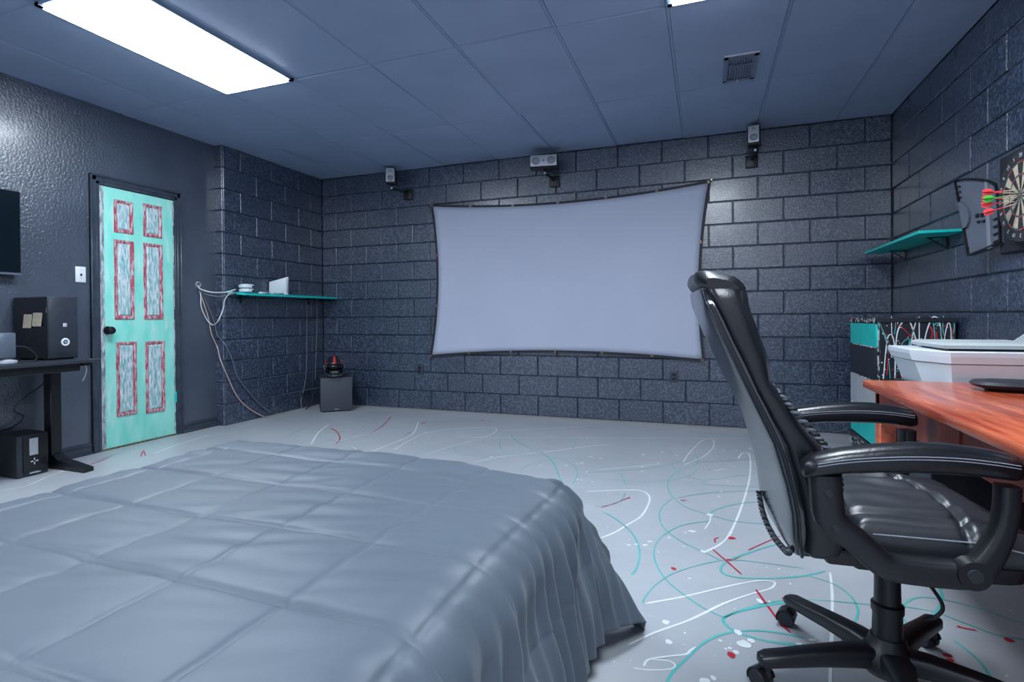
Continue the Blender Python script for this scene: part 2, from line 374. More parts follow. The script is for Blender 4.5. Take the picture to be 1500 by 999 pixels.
# baseboards
for nm, y0, y1 in (('baseboard_left', -6.4, DY0-.077), ('baseboard_left.001', DY1+.067, YE-.014)):
    o = struct(bo(nm, (XD, y0, 0), (XD+.012, y1, .085), M['trim'], None, .003, 1)); o.name = nm
    bo('cap', (XD, y0, .062), (XD+.018, y1, .074), M['trim'], o, .003, 1); bo('shoe', (XD, y0, 0), (XD+.024, y1, .022), M['trim'], o, .004, 1)
# light switch
p = at(117.5, 402, 0, XD)
t = thing('light_switch', 'white toggle light switch plate on the dark wall left of the teal door', 'switch', (XD, p.y, p.z))
bo('plate', (0, -.036, -.058), (.007, .036, .058), M['white'], t, .003, 2)
bo('toggle', (.005, -.004, -.012), (.018, .004, .006), M['black'], t, .001, 1)
for z in (-.03, .03): 
    bm = B(); disc(bm, (.006, 0, z), (1, 0, 0), .003, .002, 10); link('screw', bm, M['silverdark'], t)
# wall grommet
p = at(290, 417, 0, XD); GR = Vector((XD, p.y, p.z))
bm = B(); disc(bm, GR, (1, 0, 0), .030, .010, 24, .027, .016); tag(link('cable_grommet', bm, M['silverdark'], None, True), 'round grey cable grommet in the dark wall right of the teal door', 'grommet')

# ------------------------------------------------------------------ television
TY, TZ0, TZ1 = -3.035, 1.312, 1.868
t = thing('television', 'flat black television on the wall at the left edge of the picture', 'television', (XD, -3.52, 1.59))
bo('wall_mount', (0, -.18, -.15), (.045, .18, .15), M['black'], t)
bo('case', (.03, -.485, -.278), (.062, .487, .278), M['black'], t, .006, 2)
bo('display', (.0615, -.478, -.262), (.064, .480, .272), M['tvglass'], t)
bo('lower_bezel', (.0615, -.485, -.28), (.066, .487, -.264), M['greydev'], t, .002, 1)

# ------------------------------------------------------------------ standing desk and its things
SZ = .75; SX = .44; SYE = -2.84
t = thing('standing_desk', 'narrow black standing desk with T-shaped foot left of the teal door', 'desk', (0, -3.5, 0))
bo('desktop', (XD+.02, -1.1, SZ-.022), (SX, SYE+3.5, SZ), M['deskblack'], t, .004, 2)
bo('apron', (XD+.08, -1.0, SZ-.075), (SX-.06, SYE+3.5-.09, SZ-.022), M['black'], t, .004, 1)
for yy in (SYE+3.5-.055, -.9):
    bo('leg', (0, yy-.04, .04), (.075, yy+.03, SZ-.06), M['black'], t, .005, 1)
    bm = B(); loft(bm, [ring((x, yy-.005, z), (0, 1, 0), (0, 0, 1), a, b, 4, 20) for x, z, a, b in ((-.08, .02, .03, .016), (-.02, .05, .036, .05), (.08, .05, .036, .05), (.14, .035, .034, .03), (.40, .016, .032, .014))])
    link('foot', bm, M['black'], t)
bo('height_control', (SX-.19, SYE+3.5-.07, SZ-.045), (SX-.06, SYE+3.5-.02, SZ-.022), M['black'], t, .003, 1)
def desk_part(nm, pts, r, m):
    o = to(nm, [Vector(p)-Vector((0, -3.5, 0)) for p in pts], r, m, t); return o
desk_part('power_cord', [(.05, -2.92, .70), (.0, -2.93, .58), (-.03, -3.02, .50), (-.05, -3.08, .42), (-.06, -3.02, .36), (-.06, -3.1, .30), (-.07, -3.3, .28)], .005, M['black'])
desk_part('pale_cord', [(.33, -2.875, .725), (.335, -2.865, .68), (.33, -2.87, .64), (.31, -2.875, .60)], .003, M['cablew'])['label'] = 'short pale dangling cord'
# computer tower
tx0, tx1, ty0, ty1, th = -.085, .262, -3.055, -2.872, .415
t = thing('computer_tower', 'black computer tower with glass side standing on the standing desk', 'computer', ((tx0+tx1)/2, (ty0+ty1)/2, SZ))
hw, hd = (tx1-tx0)/2, (ty1-ty0)/2
bo('case', (-hw, -hd, .008), (hw, hd, th), M['deskblack'], t, .004, 2)
bo('glass_side', (-hw+.004, -hd-.004, .012), (hw-.003, -hd, th-.004), M['glassblack'], t, .001, 1)
bo('front_panel', (hw-.002, -hd+.003, .012), (hw+.006, hd-.003, th-.006), M['deskblack'], t, .003, 2)
bm = B(); disc(bm, (hw+.005, .01, .115), (1, 0, 0), .027, .005, 28, .025, .015); link('dial_ring', bm, M['white'], t, True)
bm = B(); disc(bm, (hw+.005, .01, .115), (1, 0, 0), .008, .008, 16); link('dial_button', bm, M['silverdark'], t, True)
bo('power_button', (hw+.004, -.004, .215), (hw+.009, .020, .240), M['silver'], t, .004, 2)
for s in (-1, 1): bo('case_foot', (-hw+.03 if s < 0 else hw-.06, -hd+.01, 0), (-hw+.06 if s < 0 else hw-.03, hd-.01, .01), M['black'], t)
for k_, (u0, u1, v0, v1, sh, lb) in enumerate(((33, 45, 460.5, 480.5, 2, 'left, lower one of two tan notes with writing stuck on the tower side'), (46.5, 60, 458, 478, 2, 'right, higher one of two tan notes with writing stuck on the tower side'))):
    bm = B(); yf = ty0-.006; n = 6; vsn = []
    for i in range(n+1):
        f_ = i/n; v = v0+(v1-v0)*f_; off = sh*(1-f_); y_ = yf-.001-.006*f_*f_
        vsn.append((bm.verts.new(at(u0+off, v, 1, y_)), bm.verts.new(at(u1+off, v, 1, y_))))
    for a, b in zip(vsn, vsn[1:]): bm.faces.new((a[0], a[1], b[1], b[0]))
    o = link('sticky_note', bm, M['paper']); tag(o, lb, 'note', 'sticky notes on the computer tower')
    md = o.modifiers.new('thick', 'SOLIDIFY'); md.thickness = .001
# grey device at the left end of the desk
p = at(2, 528, 2, SZ)
t = thing('desk_device', 'grey upright device with silver foot at the left end of the standing desk', 'device', (.22, -3.26, SZ))
bo('body', (-.04, -.06, .03), (.04, .035, .185), M['greydev'], t, .008, 2)
bm = B(); loft(bm, [ring((0, 0, z), (1, 0, 0), (0, 1, 0), a, a, 20) for z, a in ((0, .055), (.012, .055), (.022, .03), (.035, .02))]); link('foot', bm, M['silver'], t, True)
tag(to('desk_cable', [(.24, -3.22, SZ+.10), (.26, -3.17, SZ+.09), (.28, -3.13, SZ+.04), (.28, -3.14, SZ+.008), (.25, -3.2, SZ+.006)], .004, M['black']), 'thin black cable looping beside the grey device on the desk', 'cable')
# power backup unit
a = (-.09, .145); b_ = (-3.168, -2.988)
t = thing('power_backup_unit', 'squat black power unit with pale display on the floor under the desk', 'power unit', (.03, -3.078, 0))
bo('case', (-.12, -.09, .004), (.108, .09, .272), M['matblack'], t, .005, 2)
bo('front_panel', (.106, -.055, .03), (.114, .088, .268), M['black'], t, .004, 2)
bo('side_strip', (.106, -.09, .006), (.112, -.058, .268), M['deskblack'], t, .003, 1)
bo('display', (.112, -.022, .135), (.117, .028, .245), M['upsgrey'], t, .002, 1)
bm = B()
for lo, hi in (((-.022, -.004), (-.006, .004)), ((.006, -.004), (.022, .004)), ((-.004, .006), (.004, .022)), ((-.004, -.022), (.004, -.006))):
    box(bm, (.113, lo[0]+.006, lo[1]+.095), (.117, hi[0]+.006, hi[1]+.095), .0015, 1)
link('direction_pad', bm, M['silver'], t)
bm = B(); random.seed(3)
for q in range(7): box(bm, (.107, -.02+q*.009, .016), (.115, -.014+q*.009, .024+random.uniform(0, .006)))
link('badge', bm, M['silver'], t)
for yy in (-.07, .07): bo('rubber_foot', (-.1, yy-.012, 0), (.09, yy+.012, .006), M['black'], t)

# ------------------------------------------------------------------ floor paint
def ribbon(parent, px, width, m, name='paint_drip', plane=(2, .0012), k=5, taper=True, nrm=None):
    ax, val = plane
    pts = spline([at(u, v, ax, val) for u, v in px], k)
    bm = B(); rows = []; n = len(pts)
    nv = Vector((0, 0, 1)) if ax == 2 else Vector((0, -1, 0)) if ax == 1 else Vector((1, 0, 0))
    ph = random.uniform(0, 9)
    for i, p in enumerate(pts):
        t = (pts[min(i+1, n-1)]-pts[max(i-1, 0)])
        if t.length < 1e-6: t = Vector((1, 0, 0))
        s = nv.cross(t.normalized()); ww = width*(.75+.4*abs(noise.noise(Vector((p.x*6, p.y*6, p.z*6+ph)))))
        if taper and (i == 0 or i == n-1): ww *= .3
        rows.append((bm.verts.new(p+s*ww/2), bm.verts.new(p-s*ww/2)))
    for a, b in zip(rows, rows[1:]): bm.faces.new((a[0], a[1], b[1], b[0]))
    o = link(name, bm, m, parent)
    return o
WH, TE, TF, RD = M['whitepaint'], M['tealpaint'], M['tealfaint'], M['redpaint']
STROKES = [
 # white
 (WH, .010, [(1000, 678), (1010, 663), (1025, 648), (1036, 643), (1045, 645), (1044, 656), (1030, 669), (1016, 675), (1002, 681)]),
 (WH, .013, [(1081, 672), (1087, 664), (1095, 663), (1099, 672), (1098, 700), (1087, 740), (1070, 780), (1055, 797), (1031, 809)]),
 (WH, .013, [(858, 720), (900, 718), (935, 718), (949, 724), (951, 735), (940, 755), (920, 768), (900, 780), (880, 788)]),
 (WH, .011, [(945, 884), (1000, 874), (1060, 860), (1105, 851), (1130, 851), (1135, 855), (1128, 862), (1100, 870), (1060, 884), (1010, 908), (960, 926), (920, 945)]),
 (WH, .011, [(1216, 838), (1219, 870), (1219, 910), (1217, 960), (1216, 1010)]),
 (WH, .009, [(943, 976), (950, 966), (980, 961), (1005, 958), (1012, 952), (1022, 947)]),
 (WH, .006, [(927, 978), (950, 981), (980, 980), (989, 975), (980, 968), (955, 966)]),
 (WH, .010, [(1362, 964), (1385, 973), (1410, 982), (1428, 990), (1436, 1000)]),
 (WH, .014, [(456, 650), (466, 634), (482, 621)]),
 (WH, .013, [(520, 672), (560, 655), (590, 643), (606, 634), (613, 617)]),
 (WH, .010, [(580, 657), (600, 645), (625, 634), (665, 628), (710, 626), (727, 628), (722, 635), (700, 643)]),
 (WH, .008, [(700, 643), (660, 654), (622, 666)]),
 (WH, .012, [(694, 677), (740, 668), (800, 662), (850, 655), (892, 651)]),
 (WH, .009, [(665, 640), (760, 641), (900, 641), (1000, 642), (1090, 642)]),
 (WH, .010, [(735, 631), (800, 628), (866, 624)]),
 (WH, .010, [(876, 688), (920, 684), (967, 680)]),
 (WH, .012, [(0, 719), (40, 711), (70, 698), (95, 690)]),
 (WH, .014, [(225, 664), (255, 653), (280, 645), (303, 638)]),
 (WH, .009, [(471, 652), (500, 645), (530, 637), (540, 636)]),
 (WH, .008, [(1041, 754), (1040, 763), (1035, 771), (1032, 775)]),
 (WH, .007, [(440, 608), (452, 602), (466, 600)]),
 (WH, .007, [(345, 628), (380, 617), (420, 608), (450, 598)]),
 (WH, .010, [(1048, 690), (1058, 687), (1066, 688)]),
 (WH, .010, [(505, 654), (518, 655), (522, 659)]),
 # teal
 (TE, .010, [(882, 749), (905, 762), (925, 780), (935, 798), (937, 815), (932, 833), (925, 842)]),
 (TE, .007, [(941, 884), (948, 870), (965, 853), (990, 838), (1030, 826), (1058, 821), (1090, 821), (1130, 826), (1180, 833)]),
 (TE, .008, [(1060, 818), (1090, 821)]),
 (TE, .012, [(1143, 796), (1120, 802), (1090, 812), (1067, 821), (1056, 832), (1062, 841), (1085, 846), (1130, 847), (1180, 843), (1210, 836)]),
 (TE, .007, [(1041, 754), (1010, 745), (990, 732), (981, 722), (978, 708), (985, 696), (1000, 688), (1020, 680), (1022, 672), (1018, 664)]),
 (TE, .007, [(985, 730), (972, 740), (966, 752), (969, 768), (980, 780), (1000, 794), (1030, 808), (1058, 822)]),
 (TE, .007, [(1150, 720), (1110, 719), (1060, 720), (1020, 724), (990, 730)]),
 (TE, .008, [(1040, 763), (1000, 769), (975, 782), (962, 795), (958, 812), (963, 830), (975, 848), (995, 866), (1030, 890), (1062, 905)]),
 (TE, .008, [(1140, 768), (1080, 764), (1050, 757), (1041, 753), (1050, 746), (1080, 738), (1140, 732)]),
 (TE, .014, [(1180, 880), (1130, 885), (1085, 895), (1063, 903), (1060, 911), (1072, 922), (1095, 931), (1130, 940), (1180, 945)]),
 (TE, .011, [(975, 1005), (985, 985), (1005, 965), (1030, 942), (1055, 930), (1080, 925), (1120, 924), (1180, 934)]),
 (TE, .011, [(1370, 850), (1376, 860), (1380, 877), (1374, 892), (1360, 908), (1340, 920), (1325, 927)]),
 (TE, .009, [(1318, 895), (1326, 884), (1340, 876), (1360, 875), (1400, 882), (1450, 896), (1500, 914)]),
 (TE, .009, [(1319, 898), (1325, 908), (1340, 930)]),
 (TE, .010, [(1395, 936), (1420, 955), (1440, 975), (1455, 1000)]),
 (TE, .008, [(1320, 888), (1350, 892), (1380, 900), (1420, 915), (1460, 930), (1500, 936)]),
 (TE, .009, [(1180, 842), (1220, 855), (1245, 872), (1256, 890), (1255, 905), (1245, 920)]),
 (TE, .007, [(1060, 905), (1090, 892), (1140, 880), (1200, 879), (1280, 886)]),
 (TE, .010, [(748, 636), (756, 645), (775, 656), (800, 668), (812, 680), (818, 695), (824, 708)]),
 (TE, .007, [(732, 640), (733, 655), (745, 664), (775, 666), (810, 669), (838, 680), (846, 692), (843, 702), (838, 710)]),
 (TE, .007, [(664, 650), (666, 660), (680, 666), (720, 667), (750, 665)]),
 (TE, .006, [(760, 690), (775, 681), (800, 674), (830, 671), (865, 674), (900, 689), (912, 700), (917, 711)]),
 (TE, .006, [(840, 695), (900, 703), (950, 705), (982, 704), (1010, 697), (1021, 688)]),
 (TE, .006, [(606, 668), (616, 660), (620, 652), (612, 645)]),
 (TE, .006, [(838, 644), (842, 650), (838, 658)]),
 (TE, .005, [(984, 678), (990, 690), (1010, 698), (1035, 706)]),
 (TE, .005, [(1150, 714), (1100, 713), (1060, 711), (1032, 709), (1035, 704), (1060, 700), (1130, 690)]),
 (TE, .006, [(524, 609), (531, 616), (531, 626), (520, 634)]),
 (TE, .006, [(460, 634), (480, 644), (510, 646), (530, 640)]),
 (TE, .006, [(994, 640), (1000, 645)]),
 (TE, .006, [(975, 663), (980, 659), (985, 666)]),
 (TF, .010, [(860, 692), (900, 690), (960, 685), (1000, 676), (1040, 676), (1120, 672)]),
 (TF, .010, [(916, 722), (912, 730), (900, 738), (870, 742)]),
 (TF, .012, [(420, 640), (450, 625), (500, 612), (560, 608)]),
 (TF, .010, [(590, 620), (640, 617), (690, 615)]),
 (TF, .018, [(140, 676), (160, 668), (180, 662)]),
 # red
 (RD, .009, [(1042, 803), (1055, 814), (1068, 825), (1087, 842)]),
 (RD, .011, [(1064, 821), (1075, 819), (1090, 811)]),
 (RD, .008, [(1096, 806), (1115, 797), (1143, 785)]),
 (RD, .010, [(1107, 863), (1122, 884), (1140, 908), (1158, 927)]),
 (RD, .010, [(1402, 917), (1412, 920), (1430, 923)]),
 (RD, .020, [(1062, 788), (1070, 789)]),
 (RD, .008, [(1048, 795), (1047, 790), (1053, 787)]),
 (RD, .008, [(880, 744), (900, 737), (916, 731), (921, 729)]),
 (RD, .012, [(897, 724), (906, 724)]),
 (RD, .014, [(1001, 731), (1007, 733)]),
 (RD, .010, [(545, 633), (560, 624), (573, 610)]),
 (RD, .012, [(484, 627), (493, 632), (498, 642), (492, 650)]),
 (RD, .010, [(590, 642), (600, 634)]),
 (RD, .012, [(705, 679), (713, 678)]),
 (RD, .012, [(130, 681), (148, 675), (160, 670)]),
 (RD, .010, [(206, 669), (210, 660), (213, 668)]),
 (RD, .014, [(658, 637), (668, 634)]),
 (RD, .012, [(692, 632), (698, 632)]),
 (RD, .016, [(1385, 965), (1395, 968)]),
]
random.seed(11)
for m_, wd_, px in STROKES: ribbon(floor, px, wd_, m_)
def blobs(parent, items, m, ax=2, val=.0016, name='paint_spatter'):
    bm = B()
    nv = Vector((0, 0, 1)) if ax == 2 else Vector((0, -1, 0))
    for u, v, rx, ry in items:
        c = at(u, v, ax, val); d = (at(u+1, v, ax, val)-c).length
        ex = (at(u+1, v, ax, val)-c).normalized(); ey = nv.cross(ex)
        n = 10; ph = random.uniform(0, 9)
        vv = []
        for i in range(n):
            t = 2*math.pi*i/n; q = 1+.35*noise.noise(Vector((math.cos(t)*1.3+ph, math.sin(t)*1.3, u*.1)))
            vv.append(bm.verts.new(c+ex*math.cos(t)*rx*d*q+ey*math.sin(t)*ry*d*q))
        bm.faces.new(vv)
    o = link(name, bm, m, parent); o['kind'] = 'stuff'; return o
wb_ = [(1030, 808, 4, 6), (1040, 754, 5, 5), (1014, 778, 6, 4), (1004, 780, 2, 2), (945, 798, 4, 2.5), (932, 797, 3, 2), (921, 798, 3, 2), (952, 793, 4, 2), (980, 787, 3, 2), (975, 911, 5, 6), (980, 940, 5, 6),
       (1090, 943, 10, 10), (1100, 938, 5, 6), (1081, 926, 5, 8), (1055, 938, 3, 3), (1069, 949, 3, 3), (1063, 950, 2, 3), (1078, 955, 4, 5), (1113, 880, 4, 7), (1127, 881, 2, 3), (1032, 997, 8, 6), (1045, 993, 4, 6),
       (865, 669, 4, 2), (880, 671, 3, 2), (853, 678, 4, 2), (845, 679, 2, 2), (830, 682, 3, 2), (792, 681, 2, 1.5), (942, 666, 2.5, 3), (970, 662, 3, 2), (991, 667, 2.5, 2), (1048, 658, 2, 1.5), (1060, 660, 2, 1.5), (1078, 660, 2, 1.5), (1099, 657, 3, 2.5),
       (860, 691, 2, 2), (940, 684, 4, 2), (941, 690, 3, 1.5), (1056, 720, 2, 2), (1053, 727, 2, 2.5), (1066, 705, 1.5, 2), (1185, 738, 2, 2), (1171, 697, 2, 2), (964, 678, 3, 1.5), (1158, 855, 2, 2), (1141, 833, 2, 2), (1010, 847, 3, 1.5), (1002, 800, 1.5, 1.5),
       (720, 669, 3, 2), (846, 702, 2, 2), (852, 703, 1.5, 1.5), (868, 706, 1.5, 1.5), (456, 650, 3, 2), (580, 657, 3, 2), (303, 638, 4, 2), (90, 690, 4, 2), (1170, 943, 5, 2), (1190, 937, 6, 3), (1003, 927, 2, 2), (1430, 992, 4, 5), (1475, 990, 2, 2), (1345, 857, 1, 1), (1480, 894, 1.5, 1.5)]
for q in range(170):
    u = random.uniform(560, 1200); v = 640+(random.random()**1.5)*330
    wb_.append((u, v, random.uniform(.5, 1.3), random.uniform(.5, 1.2)))
for q in range(60):
    wb_.append((random.uniform(430, 640), random.uniform(606, 660), random.uniform(.5, 1.6), random.uniform(.4, .9)))
blobs(floor, wb_, WH)
rb_ = [(1072, 788, 5, 5), (1068, 820, 5, 3), (987, 833, 4, 5), (1071, 959, 6, 8), (1150, 878, 4, 7), (1145, 915, 4, 7), (1478, 937, 6, 6), (1405, 918, 3, 3), (795, 663, 3, 1.5), (1026, 666, 2, 1.5), (1055, 672, 2, 1.5), (1000, 733, 3, 2), (620, 620, 4, 2.5), (707, 616, 4, 2.5), (599, 634, 3, 2), (1020, 652, 2, 1), (1040, 688, 2, 1), (1117, 729, 2, 1), (922, 729, 2, 3), (1392, 967, 6, 4), (1388, 960, 7, 5)]
for q in range(45): rb_.append((random.uniform(560, 1180), 640+(random.random()**1.5)*200, random.uniform(.6, 1.5), random.uniform(.5, 1)))
for q in range(18): rb_.append((random.uniform(430, 640), random.uniform(606, 655), random.uniform(.6, 2), random.uniform(.4, .8)))
blobs(floor, rb_, RD)
tb_ = [(random.uniform(440, 640), random.uniform(606, 655), random.uniform(.8, 2.2), random.uniform(.4, .9)) for q in range(40)] + [(random.uniform(640, 1180), 640+(random.random()**1.5)*200, random.uniform(.5, 1.5), random.uniform(.4, 1)) for q in range(30)]
blobs(floor, tb_, TE)

def edge_chips(p0, p1, n, m):
    p0, p1 = Vector(p0), Vector(p1); dr_ = (p1-p0).normalized(); nr_ = Vector((-dr_.y, dr_.x, 0)); bm = B()
    for q in range(n):
        c = p0+(p1-p0)*random.random()+nr_*random.uniform(-.004, .03)*(1 if random.random() < .8 else 2); rx, ry = random.uniform(.008, .05), random.uniform(.003, .012)
        bm.faces.new([bm.verts.new(c+dr_*math.cos(a)*rx*random.uniform(.6, 1.2)+nr_*math.sin(a)*ry*random.uniform(.6, 1.2)+Vector((0, 0, .0018+q*2e-6))) for a in (0, .8, 1.6, 2.4, 3.2, 4, 4.8, 5.6)])
    o = link('paint_chips', bm, m, floor); o['kind'] = 'stuff'
M['chip'] = mat('bare_concrete_chip', (.50, .50, .50), .8, noise_scale=40, col2=(.34, .34, .35))
edge_chips((XR, -.006, 0), (0, -.006, 0), 330, M['chip']); edge_chips((.006, 0, 0), (.006, YE, 0), 90, M['chip'])

# ------------------------------------------------------------------ projector screen
random.seed(5)
bl, br, tr_, tl = (1.431, .575), (4.234, .585), (4.293, 2.229), (1.455, 2.233)
def sxy(s, t_, inset=0.0):
    # bilinear patch with inward bowed edges
    bx = lambda a, b, f: a+(b-a)*f
    x = bx(bx(bl[0], br[0], s), bx(tl[0], tr_[0], s), t_); z = bx(bx(bl[1], br[1], s), bx(tl[1], tr_[1], s), t_)
    cs, ct = 4*s*(1-s), 4*t_*(1-t_)
    z += .068*cs*(1-t_)-.085*cs*t_; x += .078*ct*(1-s)-.062*ct*s
    return Vector((x, 0, z))
t = thing('projector_screen', 'large pale grey projector screen stretched on the back block wall', 'screen', (2.85, -.036, 1.4))
O = Vector((2.85, 0, 1.4)); NS, NT = 48, 28; bs, bt = .009, .0145
bm = B(); g = [[bm.verts.new(sxy(bs+(1-2*bs)*i/NS, bt+(1-2*bt)*j/NT)-O+Vector((0, -.004*noise.noise(Vector((i*.12, j*.12, 1))), 0))) for j in range(NT+1)] for i in range(NS+1)]
for i in range(NS):
    for j in range(NT): bm.faces.new((g[i][j], g[i+1][j], g[i+1][j+1], g[i][j+1]))
o = link('fabric', bm, M['screen'], t, 'all'); o.modifiers.new('thick', 'SOLIDIFY').thickness = .003
bm = B(); n = 48; per = [(i/n, 0) for i in range(n)]+[(1, i/n) for i in range(n)]+[(1-i/n, 1) for i in range(n)]+[(0, 1-i/n) for i in range(n)]
ou = [bm.verts.new(sxy(s, q)-O+Vector((0, -.002, 0))) for s, q in per]
inn = [bm.verts.new(sxy(bs*1.0+(1-2*bs)*s, bt+(1-2*bt)*q)-O+Vector((0, -.003, 0))) for s, q in per]
for i in range(len(per)): k2 = (i+1) % len(per); bm.faces.new((ou[i], ou[k2], inn[k2], inn[i]))
o = link('border', bm, M['border'], t); o.modifiers.new('thick', 'SOLIDIFY').thickness = .004
bm = B(); disc(bm, (0, 0, 0), (0, -1, 0), .014, .006, 14, .012, .006); me = bpy.data.meshes.new('grommet'); bm.to_mesh(me); bm.free(); me.materials.append(M['brass'])
for s, q in [(i/6, 0) for i in range(7)]+[(i/6, 1) for i in range(7)]+[(0, 1/3), (0, 2/3), (1, 1/3), (1, 2/3)]:
    p = sxy(s+(.5-s)*.008*(2 if s in (0, 1) else 0), q+(.5-q)*.018)-O; inst('grommet', me, t, (p.x, -.006, p.z))
for s, q in ((0, 0), (1, 0), (0, 1), (1, 1)):
    bm = B(); disc(bm, sxy(s, q)-O+Vector((0, .03, 0)), (0, -1, 0), .006, .04, 8); link('wall_screw', bm, M['steel'], t)

# ------------------------------------------------------------------ speakers
def speaker(name, label, uc, vc, w_, h_, yf, rz, drivers, brk):
    c = at(uc, vc, 1, yf)
    t = thing(name, label, 'speaker', (c.x, yf, c.z-h_/2), rz, 'satellite speakers on the back wall')
    bo('cabinet', (-w_/2-.006, .004, 0), (w_/2+.006, .12, h_), M['black'], t, .008, 2)
    bo('face', (-w_/2, -.004, .004), (w_/2, .006, h_-.004), M['silver'], t, .005, 2)
    for dx, dz, r in drivers:
        bm = B(); disc(bm, (dx, -.003, h_/2+dz), (0, -1, 0), r, .006, 24, r*.94, r*.80); o = link('driver_ring', bm, M['silverdark'], t, True)
        bm = B(); loft(bm, [ring((dx, y, h_/2+dz), (1, 0, 0), (0, 0, 1), q, q, 24) for y, q in ((-.004, r*.8), (-.0045, r*.78), (-.007, r*.3), (-.0075, r*.1))]); link('driver_cone', bm, M['silverdark'] if r > .02 else M['steel'], o, True)
    bo('under_plate', (-w_/2-.004, .0, -.012), (w_/2+.012, .11, -.001), M['black'], t, .002, 1)
    # bracket: stem, knuckle, wall plate
    back = -yf-.004; 
    rinv = Matrix.Rotation(-rz, 3, 'Z')
    wp = rinv @ Vector((brk, back, -.10)); st = Vector((.01, .06, -.012)); kn = Vector((.01, .06, -.055))
    to('bracket_arm', [st, kn, (kn+wp)/2+Vector((0, 0, .01)), wp], .011, M['black'], t, 10, 5)
    bm = B(); disc(bm, kn+Vector((0, -.02, 0)), (0, -1, 0), .010, .012, 14); link('bracket_screw', bm, M['silver'], t, True)
    box_m = Matrix.Translation(wp) @ Matrix.Rotation(-rz, 4, 'Z')
    bo('wall_plate', (-.05, -.03, -.055), (.05, .0, .055), M['black'], t, .006, 2, box_m)
speaker('speaker', 'small silver two-driver speaker under the ceiling near the left corner', 571.5, 256, .093, .155, -.24, R(22), ((0, -.035, .034), (0, .04, .014)), .09)
speaker('speaker', 'wide silver centre speaker with two round drivers above the projector screen', 796, 235, .255, .115, -.24, R(9), ((-.075, 0, .040), (.075, 0, .040), (0, 0, .013)), .05)
speaker('speaker', 'small silver upright speaker above the right end of the projector screen', 1104, 196, .085, .150, -.24, R(-7), ((0, -.028, .033), (0, .04, .014)), 0)

# wall outlets
for uc, vc, lb in ((987, 551, 'small black wall outlet below the right end of the projector screen'), (616, 541, 'small black wall outlet below the lower left corner of the screen')):
    c = at(uc, vc, 1, 0); t = thing('wall_outlet', lb, 'outlet', (c.x, -.002, c.z))
    bo('plate', (-.036, -.010, -.058), (.036, 0, .058), M['trim'], t, .004, 2)
    for z in (-.02, .02): bo('socket', (-.016, -.013, z-.013), (.016, -.009, z+.013), M['black'], t, .004, 2)

# ------------------------------------------------------------------ left shelf and what is on it
LS = [(0.004, 1.268), (.222, 1.246)]
def shz(x): return LS[0][1]+(LS[1][1]-LS[0][1])*(x-LS[0][0])/(LS[1][0]-LS[0][0])
t = thing('wall_shelf', 'teal shelf sagging forward on the left block wall near the corner', 'shelf', (0, -.71, 1.26), 0, 'teal wall shelves')
bm = B(); box(bm, (0, -.685, -.019), (.220, .70, 0), .003, 1, Matrix.Translation((.003, 0, .008)) @ Matrix.Rotation(R(5.76), 4, 'Y')); link('board', bm, M['teal'], t)
for y in (-.52, .45):
    bm = B(); box(bm, (0, y-.010, -.10), (.005, y+.010, -.012)); box(bm, (0, y-.010, -.034), (.11, y+.010, -.026))
    tube(bm, [(.004, y, -.09), (.10, y, -.03)], .004, 6); link('bracket', bm, M['black'], t)
p = at(361, 424, 0, .10)
for k_, (dz, r, ox, lb) in enumerate(((0, .062, 0, 'lower white rounded router of the pair stacked on the teal shelf'), (.042, .064, .0, 'upper white rounded router of the pair stacked on the teal shelf'))):
    t = thing('router', lb, 'router', (.10+ox, p.y, shz(.10)+.003+dz), 0, 'white routers on the left shelf')
    bm = B(); loft(bm, [ring((0, 0, z), (1, 0, 0), (0, 1, 0), a, a, 28, 2.6) for z, a in ((0, r*.85), (.006, r*.97), (.02, r), (.032, r*.95), (.039, r*.7), (.040, r*.2))]); link('shell', bm, M['white'], t, True)
    bo('port', (r*.80, .006, .006), (r*1.0, .034, .020), M['black'], t)
p = at(410, 427, 0, .10)
t = thing('white_box_device', 'white upright box-shaped device standing on the left teal shelf', 'device', (.11, p.y, shz(.11)-.002), R(-58))
bm = B(); box(bm, (-.05, -.11, .012), (.0, .075, .165), .006, 2); 
for v in bm.verts:
    v.co.z += (v.co.y)*.30*(v.co.z/.165)
    v.co.y -= .12*(.165-v.co.z)*.3
link('body', bm, M['white'], t, True)
bo('stripe', (.0, .058, .012), (.003, .068, .165), M['silverdark'], t); bo('stand_foot', (-.055, .03, 0), (.01, .075, .014), M['white'], t, .003, 1); bo('rear_foot', (-.05, -.10, 0), (-.005, -.06, .014), M['silverdark'], t)
p = at(384, 428.5, 0, .17)
t = thing('network_adapter', 'small white adapter lying between the routers and the white box', 'adapter', (.17, p.y, shz(.17)+.001))
bo('body', (-.02, -.028, 0), (.02, .028, .018), M['white'], t, .004, 2); bo('plug', (-.01, .028, .004), (.01, .045, .014), M['silverdark'], t)
tag(to('shelf_cable', [(.17, p.y+.05, shz(.17)+.01), (.16, p.y+.10, shz(.16)+.02), (.14, p.y+.14, shz(.14)+.006), (.16, p.y+.18, shz(.16)+.016), (.12, p.y+.22, shz(.12)+.005)], .004, M['cablew']), 'white cable coiled on the left shelf in front of the white box', 'cable')
p = at(432, 430, 0, .05)
tag(to('dark_cable', [(.06, p.y-.06, shz(.06)+.006), (.05, p.y, shz(.05)+.02), (.07, p.y+.08, shz(.07)+.006), (.05, p.y+.15, shz(.05)+.02), (.06, p.y+.25, shz(.06)+.006)], .005, M['cableg']), 'dark cable lying along the back of the left shelf', 'cable')

